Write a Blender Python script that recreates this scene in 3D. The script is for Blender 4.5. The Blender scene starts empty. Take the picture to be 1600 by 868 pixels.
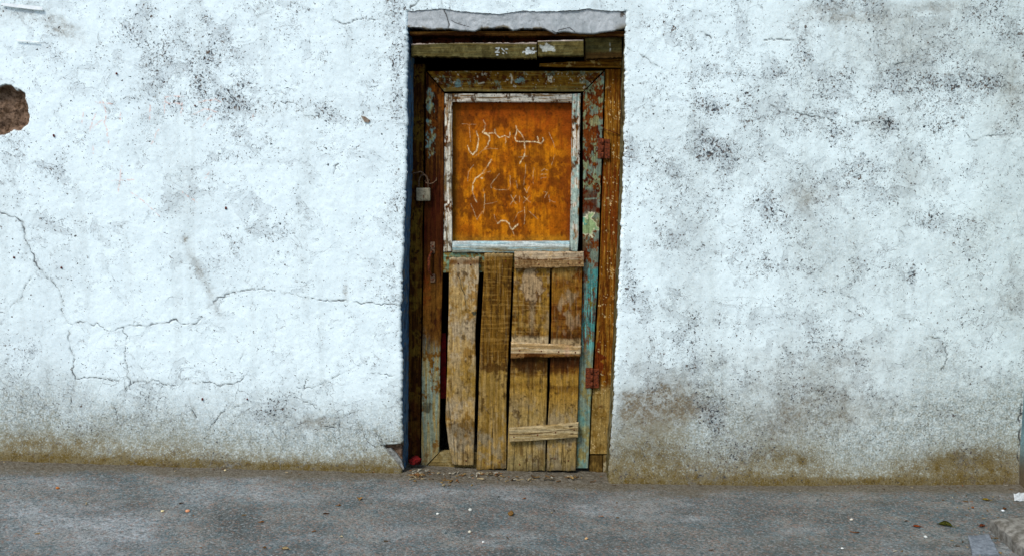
import bpy, bmesh, math
import numpy as np
from mathutils import Vector, Matrix, noise as mnoise

scene = bpy.context.scene
col = scene.collection
R = math.radians

# ------------------------------------------------------------------ camera
CAM = np.array([0.0, -3.96, 1.32]); PITCH = R(7.6); FPX = 1600.0
cd = bpy.data.cameras.new('camera'); cam = bpy.data.objects.new('camera', cd); col.objects.link(cam)
cam.location = CAM; cam.rotation_euler = (R(90) - PITCH, 0, 0)
cd.sensor_fit = 'HORIZONTAL'; cd.sensor_width = 36; cd.lens = 36; cd.clip_start = 0.05; cd.clip_end = 500
scene.camera = cam
# ------------------------------------------------------------------ sky, sun, exposure
SUN_EL, SUN_AZ = 50.0, 212.0          # azimuth clockwise from +Y: upper left, in front of the wall
w = bpy.data.worlds.new('World'); scene.world = w; w.use_nodes = True
nt = w.node_tree; nt.nodes.clear()
sky = nt.nodes.new('ShaderNodeTexSky'); sky.sky_type = 'NISHITA'; sky.sun_disc = False
sky.sun_elevation = R(SUN_EL); sky.sun_rotation = R(SUN_AZ); sky.air_density = 1.0; sky.dust_density = 1.2; sky.ozone_density = 1.0
bg = nt.nodes.new('ShaderNodeBackground'); bg.inputs[1].default_value = 0.10
wo = nt.nodes.new('ShaderNodeOutputWorld')
nt.links.new(sky.outputs[0], bg.inputs[0]); nt.links.new(bg.outputs[0], wo.inputs[0])
sd = bpy.data.lights.new('sun', 'SUN'); sd.energy = 1.5; sd.angle = R(16); sd.color = (1.0, 0.975, 0.94)
sun = bpy.data.objects.new('sun', sd); col.objects.link(sun)
_s = Vector((math.sin(R(SUN_AZ)) * math.cos(R(SUN_EL)), math.cos(R(SUN_AZ)) * math.cos(R(SUN_EL)), math.sin(R(SUN_EL))))
sun.rotation_euler = _s.to_track_quat('Z', 'Y').to_euler(); sun.location = (-3, -5, 6)
vs = scene.view_settings; vs.view_transform = 'Standard'; vs.look = 'None'; vs.gamma = 1.0
vs.use_curve_mapping = False; vs.exposure = 0.92

scene.cycles.max_bounces = 5; scene.cycles.diffuse_bounces = 3; scene.cycles.glossy_bounces = 2

# ------------------------------------------------------------------ mapping photo pixels <-> world
_sn, _cs = math.sin(PITCH), math.cos(PITCH)
def ray(px, py):
    a = (np.asarray(px, float) - 800) / FPX; b = -(np.asarray(py, float) - 434) / FPX
    return a, _cs + b * _sn, -_sn + b * _cs
def at(px, py, Y):
    dx, dy, dz = ray(px, py); t = (Y - CAM[1]) / dy
    return np.stack(np.broadcast_arrays(CAM[0] + t * dx, np.asarray(Y, float) + 0 * t, CAM[2] + t * dz), -1)
def proj(x, y, z):
    rx, ry, rz = x - CAM[0], y - CAM[1], z - CAM[2]
    f = ry * _cs - rz * _sn; u = ry * _sn + rz * _cs
    return 800 + FPX * rx / f, 434 - FPX * u / f

# ------------------------------------------------------------------ numpy noise
_T = np.random.RandomState(7).rand(8, 256, 256)
def vn(x, y, seed=0):
    t = _T[seed % 8]; ox, oy = 37 * seed % 251, 91 * seed % 253
    x = np.asarray(x, float) + ox; y = np.asarray(y, float) + oy
    xi = np.floor(x).astype(int); yi = np.floor(y).astype(int); fx = x - xi; fy = y - yi
    fx = fx * fx * (3 - 2 * fx); fy = fy * fy * (3 - 2 * fy)
    a = t[xi & 255, yi & 255]; b = t[(xi + 1) & 255, yi & 255]; c = t[xi & 255, (yi + 1) & 255]; d = t[(xi + 1) & 255, (yi + 1) & 255]
    return (a * (1 - fx) + b * fx) * (1 - fy) + (c * (1 - fx) + d * fx) * fy
def fbm(x, y, o=4, seed=0):
    s = 0; a = .5; n = 0
    for i in range(o):
        s = s + a * vn(np.asarray(x) * 2 ** i, np.asarray(y) * 2 ** i, seed + i); n += a; a *= .55
    return s / n
def sst(a, b, x):
    t = np.clip((x - a) / (b - a), 0, 1); return t * t * (3 - 2 * t)
def blob(px, py, cx, cy, rx, ry, rot=0, wp=.9):
    """soft stain of ragged outline"""
    px = np.asarray(px, float); py = np.asarray(py, float); m = max(rx, ry) * 2.9
    sel = (np.abs(px - cx) < m) & (np.abs(py - cy) < m); out = np.zeros(px.shape)
    if not sel.any(): return out
    x, y = px[sel], py[sel]; dx, dy = x - cx, y - cy; sz = min(rx, ry); k = 1.6 / sz
    dx = dx + wp * sz * 2 * (fbm(x * k + 3, y * k, 3, 2) - .5); dy = dy + wp * sz * 2 * (fbm(x * k, y * k + 9, 3, 5) - .5)
    if rot:
        c, s_ = math.cos(R(rot)), math.sin(R(rot)); dx, dy = dx * c + dy * s_, -dx * s_ + dy * c
    out[sel] = np.exp(-((dx / rx) ** 2 + (dy / ry) ** 2)); return out
def lin(c):
    c = np.asarray(c, float) / 255.0
    return np.where(c <= .04045, c / 12.92, ((c + .055) / 1.055) ** 2.4)
def mix(a, b, m):
    m = np.clip(m, 0, 1)[..., None]; return a * (1 - m) + np.asarray(b) * m
def strokes(px, py, lines, wid):
    """0..1 mask of polylines (each a list of (px,py[,width])) on a point cloud"""
    m = np.zeros(px.shape)
    for ln in lines:
        P = np.array([p[:2] for p in ln], float)
        W = np.array([(p[2] if len(p) > 2 else wid) for p in ln], float)
        for k in range(len(P) - 1):
            a, b = P[k], P[k + 1]; wm = max(W[k], W[k + 1]) + 2
            sel = (px > min(a[0], b[0]) - wm) & (px < max(a[0], b[0]) + wm) & (py > min(a[1], b[1]) - wm) & (py < max(a[1], b[1]) + wm)
            if not sel.any(): continue
            x, y = px[sel], py[sel]; d = b - a; L2 = max(d @ d, 1e-6)
            t = np.clip(((x - a[0]) * d[0] + (y - a[1]) * d[1]) / L2, 0, 1)
            dist = np.hypot(x - a[0] - t * d[0], y - a[1] - t * d[1]); ww = W[k] + (W[k + 1] - W[k]) * t
            m[sel] = np.maximum(m[sel], 1 - sst(ww * .4, ww * 1.05 + .35, dist))
    return m
def wiggle(ln, amp=1.5, step=5, seed=1):
    """subdivide a polyline and make it ragged like a crack"""
    rs = np.random.RandomState(seed); out = []
    for k in range(len(ln) - 1):
        a, b = np.array(ln[k][:2], float), np.array(ln[k + 1][:2], float)
        wa = ln[k][2] if len(ln[k]) > 2 else 1.0; wb = ln[k + 1][2] if len(ln[k + 1]) > 2 else 1.0
        n = max(1, int(np.hypot(*(b - a)) / step))
        for i in range(n):
            t = i / n; p = a + (b - a) * t + (rs.randn(2) * amp * .6 if i else 0)
            out.append((p[0], p[1], (wa + (wb - wa) * t) * rs.uniform(.55, 1.3)))
    out.append((ln[-1][0], ln[-1][1], (ln[-1][2] if len(ln[-1]) > 2 else 1.0) * .6))
    return out

# ------------------------------------------------------------------ mesh / object helpers
def link(o, parent=None):
    col.objects.link(o)
    if parent is not None: o.parent = parent
    return o
def tag(o, label, cat, group=None):
    o['label'] = label; o['category'] = cat; o['kind'] = 'thing'
    if group: o['group'] = group
    return o
def empty(name, loc):
    o = bpy.data.objects.new(name, None); o.location = tuple(float(v) for v in loc); o.empty_display_size = .1
    return link(o)
def mesh_np(name, V, faces_sizes, loops, mat, parent=None, smooth=None, attrs=None, loc=None):
    me = bpy.data.meshes.new(name); V = np.asarray(V, float).reshape(-1, 3).copy()
    base = np.zeros(3)
    if parent is not None: base = np.array(parent.location) if parent.parent is None else np.array(parent.parent.location)
    if loc is not None: base = np.array(loc, float)
    V -= base
    me.vertices.add(len(V)); me.vertices.foreach_set('co', V.astype(np.float32).ravel())
    sizes = np.asarray(faces_sizes, np.int32); loops = np.asarray(loops, np.int32)
    me.loops.add(len(loops)); me.loops.foreach_set('vertex_index', loops)
    me.polygons.add(len(sizes)); st = np.concatenate(([0], np.cumsum(sizes)[:-1])).astype(np.int32)
    me.polygons.foreach_set('loop_start', st); me.polygons.foreach_set('loop_total', sizes)
    if smooth is None: smooth = np.ones(len(sizes), bool)
    me.polygons.foreach_set('use_smooth', np.asarray(smooth, bool))
    for k, a in (attrs or {}).items():
        a = np.asarray(a, np.float32).reshape(len(V), -1)
        if a.shape[1] == 3: a = np.concatenate([a, np.ones((len(V), 1), np.float32)], 1)
        at_ = me.attributes.new(k, 'FLOAT_COLOR', 'POINT'); at_.data.foreach_set('color', np.ascontiguousarray(a).ravel())
    me.update(); me.validate()
    if mat: me.materials.append(mat)
    o = bpy.data.objects.new(name, me)
    if loc is not None: o.location = tuple(float(v) for v in loc)
    return link(o, parent)
def grid_quads(nr, nc, flip=False):
    i = np.arange(nr * nc).reshape(nr, nc)
    q = np.stack([i[:-1, :-1], i[1:, :-1], i[1:, 1:], i[:-1, 1:]], -1)
    if flip: q = q[..., ::-1]
    return q
def bm_obj(name, bm, mat, parent=None, smooth=False, loc=None):
    me = bpy.data.meshes.new(name)
    if smooth:
        for f in bm.faces: f.smooth = True
    base = Vector((0, 0, 0))
    if parent is not None: base = Vector(parent.location) if parent.parent is None else Vector(parent.parent.location)
    if loc is not None: base = Vector([float(v) for v in loc])
    bmesh.ops.translate(bm, verts=bm.verts, vec=-base)
    bm.to_mesh(me); bm.free(); me.materials.append(mat)
    o = bpy.data.objects.new(name, me)
    if loc is not None: o.location = base
    return link(o, parent)
def add_box(bm, c, size, rot=None, bevel=0.0, seg=2):
    g = bmesh.ops.create_cube(bm, size=1.0); vs_ = g['verts']
    bmesh.ops.scale(bm, vec=size, verts=vs_)
    if bevel:
        es = list({e for v in vs_ for e in v.link_edges})
        r = bmesh.ops.bevel(bm, geom=es, offset=bevel, segments=seg, affect='EDGES', profile=.6)
        vs_ = list({v for f in r['faces'] for v in f.verts} | {v for v in vs_ if v.is_valid})
    if rot is not None: bmesh.ops.rotate(bm, verts=vs_, cent=(0, 0, 0), matrix=rot)
    bmesh.ops.translate(bm, verts=vs_, vec=Vector([float(x) for x in c]))
    return vs_
def add_tube(bm, pts, rads, n=8, caps=True):
    pts = [Vector([float(v) for v in p]) for p in pts]; rings = []
    if not hasattr(rads, '__len__'): rads = [rads] * len(pts)
    up = Vector((0.31, 0.2, 0.93))
    for i, p in enumerate(pts):
        d = (pts[min(i + 1, len(pts) - 1)] - pts[max(i - 1, 0)]).normalized()
        a = d.cross(up).normalized(); b = d.cross(a).normalized()
        rings.append([bm.verts.new(p + rads[i] * (math.cos(2 * math.pi * k / n) * a + math.sin(2 * math.pi * k / n) * b)) for k in range(n)])
    for r0, r1 in zip(rings, rings[1:]):
        for k in range(n): bm.faces.new((r0[k], r0[(k + 1) % n], r1[(k + 1) % n], r1[k]))
    if caps: bm.faces.new(rings[0][::-1]); bm.faces.new(rings[-1])
def arc(c, r0, r1, a0, a1, n, ax=(1, 0, 0), ay=(0, 0, 1)):
    ax, ay = np.array(ax, float), np.array(ay, float)
    return [np.array(c) + math.cos(R(a0 + (a1 - a0) * i / n)) * r0 * ax + math.sin(R(a0 + (a1 - a0) * i / n)) * r1 * ay for i in range(n + 1)]

# ------------------------------------------------------------------ materials
class NT:
    def __init__(s, name):
        s.m = bpy.data.materials.new(name); s.m.use_nodes = True; s.t = s.m.node_tree; s.t.nodes.clear()
        s.out = s.n('ShaderNodeOutputMaterial'); s.b = s.n('ShaderNodeBsdfPrincipled'); s.l(s.b.outputs[0], s.out.inputs[0])
        s.b.inputs['Roughness'].default_value = .85; s.b.inputs['Specular IOR Level'].default_value = .2
        s.tc = s.n('ShaderNodeTexCoord').outputs['Object']
    def n(s, k): return s.t.nodes.new(k)
    def l(s, a, b): s.t.links.new(a, b)
    def setin(s, sock, v):
        if isinstance(v, bpy.types.NodeSocket): s.l(v, sock)
        elif v is not None: sock.default_value = v
    def attr(s, name):
        a = s.n('ShaderNodeAttribute'); a.attribute_name = name; return a
    def sep(s, c):
        q = s.n('ShaderNodeSeparateColor'); s.l(c, q.inputs[0]); return q.outputs
    def mapv(s, scale, vec=None, rot=(0, 0, 0)):
        m = s.n('ShaderNodeMapping'); s.l(vec or s.tc, m.inputs[0]); m.inputs['Scale'].default_value = scale; m.inputs['Rotation'].default_value = rot; return m.outputs[0]
    def noise(s, scale, detail=4, rough=.55, dist=0, vec=None):
        q = s.n('ShaderNodeTexNoise'); s.l(vec or s.tc, q.inputs['Vector']); q.inputs['Scale'].default_value = scale
        q.inputs['Detail'].default_value = detail; q.inputs['Roughness'].default_value = rough; q.inputs['Distortion'].default_value = dist
        return q.outputs['Fac']
    def voro(s, scale, feat='F1', vec=None, out='Distance'):
        q = s.n('ShaderNodeTexVoronoi'); s.l(vec or s.tc, q.inputs['Vector']); q.feature = feat; q.inputs['Scale'].default_value = scale
        return q.outputs[out]
    def math(s, op, a, b=None, c=None, clamp=False):
        q = s.n('ShaderNodeMath'); q.operation = op; q.use_clamp = clamp
        s.setin(q.inputs[0], a); s.setin(q.inputs[1], b)
        if c is not None: s.setin(q.inputs[2], c)
        return q.outputs[0]
    def mr(s, v, a, b, c=0., d=1., smooth=True):
        q = s.n('ShaderNodeMapRange'); q.interpolation_type = 'SMOOTHSTEP' if smooth else 'LINEAR'
        s.setin(q.inputs[0], v)
        for i, k in enumerate((a, b, c, d)): s.setin(q.inputs[i + 1], k)
        return q.outputs[0]
    def mix(s, f, a, b, mode='MIX'):
        q = s.n('ShaderNodeMix'); q.data_type = 'RGBA'; q.blend_type = mode
        s.setin(q.inputs[0], f)
        for sock, v in ((q.inputs[6], a), (q.inputs[7], b)):
            if isinstance(v, bpy.types.NodeSocket): s.l(v, sock)
            else: sock.default_value = (*[float(x) for x in v][:3], 1)
        return q.outputs[2]
    def bump(s, h, strength=.3, dist=.003, prev=None):
        q = s.n('ShaderNodeBump'); s.l(h, q.inputs['Height']); q.inputs['Strength'].default_value = strength; q.inputs['Distance'].default_value = dist
        if prev: s.l(prev, q.inputs['Normal'])
        return q.outputs[0]
    def done(s, color, normal=None, rough=None):
        s.setin(s.b.inputs['Base Color'], color if isinstance(color, bpy.types.NodeSocket) else (*[float(v) for v in color][:3], 1))
        if normal: s.l(normal, s.b.inputs['Normal'])
        if rough is not None: s.setin(s.b.inputs['Roughness'], rough)
        return s.m

def plaster_mat():
    s = NT('whitewashed_plaster')
    A = s.attr('A'); B = s.attr('B'); a = s.sep(A.outputs['Color']); b = s.sep(B.outputs['Color'])
    dens, tan, moss, crack = a[0], a[1], a[2], A.outputs['Alpha']
    dirty, orange, hole, hair = b[0], b[1], b[2], B.outputs['Alpha']
    big = s.noise(3.0, 5); mid = s.noise(14, 5); fine = s.noise(140, 4, .6)
    c = s.mix(s.mr(mid, .42, .75), lin((231, 245, 245)), lin((219, 233, 234)))
    c = s.mix(s.mr(big, .5, .72, 0, .45), c, lin((206, 219, 220)))
    gr1 = s.noise(95, 3, .6); gr2 = s.noise(210, 2, .6)
    c = s.mix(s.mr(gr1, .52, .72, 0, .35), c, lin((190, 202, 202))); c = s.mix(s.mr(gr2, .55, .74, 0, .36), c, lin((206, 196, 186)))
    # top coat flaked off in places: crisp-edged shallow patches with a dark broken rim
    fl = s.math('ADD', s.noise(8.5, 7, .64, .7), s.math('MULTIPLY', s.math('ADD', dens, tan), .10))
    fm = s.mr(fl, .608, .620); fe = s.mr(s.math('ABSOLUTE', s.math('SUBTRACT', fl, .612)), .0, .010, 1, 0)
    c = s.mix(s.math('MULTIPLY', fm, s.mr(s.math('ADD', dens, tan), .1, .5, .12, .5)), c, lin((192, 203, 204)))
    # general dirt and painted light falloff on the right, grainy
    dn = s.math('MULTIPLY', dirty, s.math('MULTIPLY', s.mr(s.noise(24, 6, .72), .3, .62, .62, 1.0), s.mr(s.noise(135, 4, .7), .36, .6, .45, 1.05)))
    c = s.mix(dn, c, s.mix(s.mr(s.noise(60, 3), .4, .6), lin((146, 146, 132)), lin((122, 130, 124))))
    tn = s.math('MULTIPLY', tan, s.math('MULTIPLY', s.mr(s.noise(30, 6, .72), .32, .62, .5, 1.1), s.mr(s.noise(140, 4, .7), .36, .6, .5, 1.05)))
    c = s.mix(tn, c, lin((120, 109, 88)))
    # damp brown base: patchy, with whitewash grains still showing
    mn = s.math('ADD', moss, s.math('ADD', s.math('MULTIPLY', s.math('SUBTRACT', s.noise(28, 6, .75), .5), .9), s.math('MULTIPLY', s.math('SUBTRACT', s.noise(150, 4, .7), .5), 1.5)))
    mm = s.mr(mn, .12, .95)
    mcol = s.mix(s.mr(s.noise(26, 5, .7), .35, .65), lin((96, 78, 30)), lin((112, 100, 68)))
    mcol = s.mix(s.mr(s.noise(150, 3, .7), .52, .68, 0, .6), mcol, lin((150, 144, 122)))
    mcol = s.mix(s.mr(s.noise(120, 3, .7), .52, .66, 0, .7), mcol, lin((56, 42, 18)))
    mcol = s.mix(s.mr(mn, .45, 1.05), lin((140, 138, 118)), mcol)
    c = s.mix(mm, c, mcol)
    # fine lichen specks and flaking crackle
    thr = s.mr(dens, 0, 1, .70, .515, smooth=False)
    sm = s.mr(s.math('SUBTRACT', s.noise(105, 3, .6, .6), thr), 0.0, .022)
    thr2 = s.mr(dens, 0, 1, .72, .545, smooth=False)
    sm2 = s.mr(s.math('SUBTRACT', s.noise(62, 4, .66, 1.0), thr2), 0.0, .025)
    rd = s.math('ABSOLUTE', s.math('SUBTRACT', s.noise(38, 5, .64, 1.4), .5))
    rl = s.math('MULTIPLY', s.mr(rd, .004, .020, 1, 0), s.mr(s.math('ADD', dens, s.math('MULTIPLY', s.math('SUBTRACT', s.noise(30, 3), .5), 1.4)), .34, .62))
    spk = s.math('MAXIMUM', s.math('MAXIMUM', sm, sm2), s.math('MULTIPLY', rl, .85))
    spk = s.math('MAXIMUM', spk, s.math('MULTIPLY', fe, s.mr(s.noise(45, 3), .45, .6, 0, .75)))
    halo = s.mr(s.math('ADD', dens, s.math('MULTIPLY', s.math('SUBTRACT', s.noise(40, 6, .75), .5), 1.6)), .35, 1.15, 0, .42)
    c = s.mix(halo, c, lin((160, 172, 176)))
    scol = s.mix(s.mr(s.noise(60, 3), .42, .62), lin((48, 54, 60)), lin((96, 82, 70)))
    c = s.mix(s.math('MULTIPLY', spk, s.mr(s.noise(70, 2), .3, .55, .5, 1)), c, scol)
    # orange scrawl
    og = s.math('MULTIPLY', orange, s.mr(s.noise(90, 4), .40, .58))
    c = s.mix(s.math('MULTIPLY', og, .55), c, lin((232, 172, 148)))
    # hairline map cracks
    wv = s.n('ShaderNodeVectorMath'); wv.operation = 'ADD'
    ns = s.n('ShaderNodeTexNoise'); s.l(s.tc, ns.inputs['Vector']); ns.inputs['Scale'].default_value = 16; ns.inputs['Detail'].default_value = 5
    sc = s.n('ShaderNodeVectorMath'); sc.operation = 'SCALE'; s.l(ns.outputs['Color'], sc.inputs[0]); sc.inputs['Scale'].default_value = .09
    s.l(s.tc, wv.inputs[0]); s.l(sc.outputs[0], wv.inputs[1])
    ve = s.voro(9.0, 'DISTANCE_TO_EDGE', wv.outputs[0])
    hm = s.math('MULTIPLY', s.mr(ve, .004, .018, 1, 0), s.math('MULTIPLY', hair, s.mr(s.noise(8, 4), .42, .62)))
    c = s.mix(s.math('MULTIPLY', hm, .8), c, lin((110, 112, 110)))
    # cracks and the broken-out hole showing mud and rubble
    c = s.mix(crack, c, lin((52, 52, 54)))
    hc = s.mix(s.mr(s.noise(45, 6, .75), .35, .65), lin((58, 40, 22)), lin((128, 104, 84)))
    hc = s.mix(s.mr(s.noise(80, 5, .7), .55, .68), hc, lin((34, 22, 14)))
    c = s.mix(hole, c, hc)
    h = s.math('SUBTRACT', s.math('ADD', s.math('MULTIPLY', fine, .45), mid), s.math('MULTIPLY', s.math('ADD', fm, crack), .6))
    return s.done(c, s.bump(h, .42, .003), .9)

def wood_mat(name, horiz=False, gr=.5, bumpd=.002):
    """vertex colour 'col' carries paint and stains; nodes add grain, pores, saw marks and relief"""
    s = NT(name); c0 = s.attr('col').outputs['Color']
    st = (9, 60, 130) if horiz else (130, 60, 9)
    st2 = (16, 100, 270) if horiz else (270, 100, 16)
    g = s.noise(1, 5, .65, .3, s.mapv(st)); g2 = s.noise(1, 4, .7, 0, s.mapv(st2)); blotch = s.noise(60, 5, .7); bl2 = s.noise(210, 3, .6)
    f = s.math('ADD', s.mr(g, .25, .75, 1 - gr, 1 + gr, False), s.mr(g2, .25, .75, -gr * .55, gr * .55, False))
    f = s.math('MULTIPLY', f, s.mr(blotch, .3, .7, .66, 1.30, False))
    f = s.math('MULTIPLY', f, s.mr(bl2, .3, .7, .60, .93, False))
    mul = s.n('ShaderNodeVectorMath'); mul.operation = 'SCALE'; s.l(c0, mul.inputs[0]); s.l(f, mul.inputs['Scale'])
    pores = s.mr(g2, .62, .72, 0, .6)
    c = s.mix(pores, mul.outputs[0], lin((38, 24, 10)))
    h = s.math('ADD', s.math('MULTIPLY', g, .7), s.math('ADD', s.math('MULTIPLY', g2, .5), s.math('MULTIPLY', bl2, .3)))
    s.b.inputs['Specular IOR Level'].default_value = .04
    return s.done(c, s.bump(h, .8, bumpd), .85)
def vcol_mat(name, var=.3, scale=60, rough=.9, bumpd=.002, bs=.5):
    s = NT(name); c0 = s.attr('col').outputs['Color']
    n1 = s.noise(scale, 6, .7); n2 = s.noise(scale * 4, 4, .65)
    f = s.math('MULTIPLY', s.mr(n1, .3, .7, 1 - var, 1 + var, False), s.mr(n2, .3, .7, 1 - var * .6, 1 + var * .6, False))
    mul = s.n('ShaderNodeVectorMath'); mul.operation = 'SCALE'; s.l(c0, mul.inputs[0]); s.l(f, mul.inputs['Scale'])
    return s.done(mul.outputs[0], s.bump(s.math('ADD', n1, s.math('MULTIPLY', n2, .5)), bs, bumpd), rough)
def plain_mat(name, c1, c2, scale=40, rough=.8, metal=0., bumpd=.001):
    s = NT(name); n1 = s.noise(scale, 6, .7)
    c = s.mix(s.mr(n1, .35, .65), lin(c1), lin(c2)); s.b.inputs['Metallic'].default_value = metal
    return s.done(c, s.bump(n1, .5, bumpd), rough)
def panel_mat():
    s = NT('rusted_sheet_panel'); A = s.attr('col'); sc = A.outputs['Alpha']
    n1 = s.noise(28, 7, .72); n2 = s.noise(130, 5, .7); n3 = s.noise(9, 4)
    c = A.outputs['Color']
    f = s.math('MULTIPLY', s.mr(n1, .3, .7, .62, 1.35, False), s.mr(n2, .3, .7, .8, 1.2, False))
    mul = s.n('ShaderNodeVectorMath'); mul.operation = 'SCALE'; s.l(c, mul.inputs[0]); s.l(f, mul.inputs['Scale'])
    c = s.mix(s.mr(s.noise(46, 6, .75), .56, .70, 0, .8), mul.outputs[0], lin((58, 26, 6)))
    c = s.mix(s.mr(s.noise(110, 4, .7), .56, .68, 0, .5), c, lin((78, 36, 6)))
    chalk = s.math('MULTIPLY', sc, s.math('MULTIPLY', s.mr(s.noise(170, 4, .75), .40, .56, .1, 1), s.mr(s.noise(24, 3), .34, .54, .3, 1)))
    c = s.mix(chalk, c, lin((226, 206, 160)))
    s.b.inputs['Specular IOR Level'].default_value = .05
    return s.done(c, s.bump(s.math('ADD', n1, n2), .4, .0012), .75)
def ground_mat():
    s = NT('worn_asphalt'); A = s.attr('A'); a = s.sep(A.outputs['Color']); dirt, pale, dark = a[0], a[1], a[2]
    v = s.n('ShaderNodeTexVoronoi'); s.l(s.tc, v.inputs['Vector']); v.inputs['Scale'].default_value = 150
    vc = s.sep(v.outputs['Color'])
    n1 = s.noise(5, 6, .6); n2 = s.noise(60, 5, .7); n3 = s.noise(240, 4, .7)
    c = s.mix(s.mr(n1, .38, .62), lin((92, 94, 90)), lin((122, 119, 111)))
    c = s.mix(s.mr(s.noise(17, 6, .75), .44, .62, 0, .6), c, lin((78, 98, 102)))
    c = s.mix(s.mr(s.noise(23, 5, .7), .48, .66, 0, .6), c, lin((116, 98, 86)))
    pl = s.math('MULTIPLY', pale, s.mr(n2, .35, .6, .2, 1)); c = s.mix(pl, c, lin((156, 159, 158)))
    dk = s.math('MULTIPLY', dark, s.mr(n2, .3, .6, .3, 1)); c = s.mix(dk, c, lin((60, 58, 52)))
    # aggregate: dark and pale stones of different tint
    c = s.mix(s.mr(vc[0], .5, 1, 0, .66), c, lin((58, 66, 66)))
    c = s.mix(s.mr(vc[1], .6, 1, 0, .42), c, lin((152, 158, 156)))
    c = s.mix(s.mr(vc[2], .78, 1, 0, .55), c, lin((134, 102, 84)))
    c = s.mix(s.mr(s.noise(120, 3, .7), .53, .66, 0, .75), c, lin((48, 72, 74)))
    c = s.mix(s.mr(n3, .58, .70, 0, .7), c, lin((44, 46, 48)))
    dm = s.mr(s.math('ADD', dirt, s.math('MULTIPLY', s.math('SUBTRACT', n2, .5), .9)), .25, .8, 0, .9)
    dc = s.mix(s.mr(s.noise(90, 5, .7), .38, .62), lin((78, 68, 50)), lin((108, 102, 88)))
    c = s.mix(dm, c, dc)
    h = s.math('ADD', s.math('ADD', s.math('MULTIPLY', v.outputs['Distance'], -.9), n2), s.math('MULTIPLY', n3, .5))
    return s.done(c, s.bump(h, .6, .004), .9)

M_PL = plaster_mat(); M_WV = wood_mat('weathered_wood_upright'); M_WH = wood_mat('weathered_wood_level', True)
M_PANEL = panel_mat(); M_GROUND = ground_mat(); M_V = vcol_mat('rough_coat'); M_CEM = vcol_mat('grey_cement', .14, 45, .9, .0025)
M_RUST = plain_mat('rusty_iron', (122, 58, 26), (58, 26, 14), 120, .75, .2)
M_STEEL = plain_mat('dull_padlock_steel', (150, 142, 118), (104, 96, 76), 90, .5, .2)
M_IRON = plain_mat('worn_iron', (118, 92, 68), (52, 34, 24), 150, .5, .2)
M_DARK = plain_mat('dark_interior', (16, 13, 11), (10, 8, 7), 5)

# ------------------------------------------------------------------ profile lines of the place, read off the photograph
def curve(pts):
    p = np.array(pts, float); return lambda v: np.interp(v, p[:, 0], p[:, 1])
_base = curve([(-800, 702), (0, 716), (150, 722), (300, 728), (600, 737), (700, 742), (800, 746), (950, 753), (1300, 757), (1590, 755), (2400, 757)])
_bx = np.linspace(-700, 2300, 200); _bp = at(_bx, _base(_bx), 0.0)
def ground_z0(x): return np.interp(x, _bp[:, 0], _bp[:, 2])
def ground_z(x, y):
    x = np.asarray(x, float); y = np.asarray(y, float)
    f = np.exp(-np.maximum(-y, 0) / 2.2)
    z = ground_z0(x) * f
    z = z + .010 * np.exp(-np.maximum(-y, 0) / .05) * fbm(x * 5, y * 3, 3, 2) - .006
    z = z + .010 * (fbm(x * 1.3 + 4, y * 2.2, 3, 5) - .5) * sst(0, .3, -y)
    return z
def on_ground(px, py):
    dx, dy, dz = [float(v) for v in ray(px, py)]; t = 3.0
    for _ in range(40):
        p = CAM + t * np.array([dx, dy, dz]); g = float(ground_z(p[0], p[1])); t += (g - p[2]) / dz * .8
    p = CAM + t * np.array([dx, dy, dz]); p[2] = float(ground_z(p[0], p[1])); return p

# ------------------------------------------------------------------ ground
def axis(lo, hi, step, ext_lo, ext_hi, g=1.35):
    a = list(np.arange(lo, hi + 1e-9, step)); s = step
    while a[-1] < ext_hi: s *= g; a.append(min(a[-1] + s, ext_hi))
    s = step
    while a[0] > ext_lo: s *= g; a.insert(0, max(a[0] - s, ext_lo))
    return np.array(a)
gx = axis(-2.1, 2.05, .0062, -120, 120); gy = axis(-1.15, .17, .0055, -120, 14)
X, Y = np.meshgrid(gx, gy); Z = ground_z(X, Y)
near = sst(3.5, 2.0, np.abs(X)) * sst(-2.5, -1.0, Y)
Z += near * (.0035 * (fbm(X * 18, Y * 18, 4, 1) - .5) + .0022 * (fbm(X * 90, Y * 90, 2, 3) - .5))
# dirt heaped in the doorway
PX, PY = proj(X, np.minimum(Y, .5), Z)
door_dirt = sst(-.46, -.40, X) * sst(.42, .36, X) * sst(-.07, .01, Y)
Z += door_dirt * (-.012 + .02 * fbm(X * 30, Y * 30, 3, 6)) * sst(.17, .05, Y) - door_dirt * .008 * sst(.06, .1, Y)
dirt = np.exp(-np.maximum(-Y - .02 - .05 * fbm(X * 4, Y * 3, 3, 3), 0) / .085) * (.45 + .8 * fbm(X * 7, Y * 9, 4, 2))
dirt = np.maximum(dirt, door_dirt * .9); dirt = np.maximum(dirt, .55 * blob(PX, PY, 1570, 775, 60, 25))
dirt += .35 * sst(.52, .75, fbm(X * 2.2, Y * 5, 4, 1))
pale = .65 * blob(PX, PY, 640, 776, 60, 5, 3) + .6 * blob(PX, PY, 1010, 782, 130, 12) + .6 * blob(PX, PY, 80, 752, 60, 9) + .5 * blob(PX, PY, 300, 772, 45, 18) \
    + .5 * blob(PX, PY, 110, 820, 130, 30) + .35 * blob(PX, PY, 620, 830, 50, 14) + .3 * blob(PX, PY, 1380, 850, 40, 18)
pale = pale + .5 * sst(.55, .75, fbm(X * 3, Y * 6 + 9, 4, 4)); pale = np.clip(pale * (.5 + fbm(X * 14, Y * 22, 4, 3)) * 1.35, 0, 1)
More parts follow.
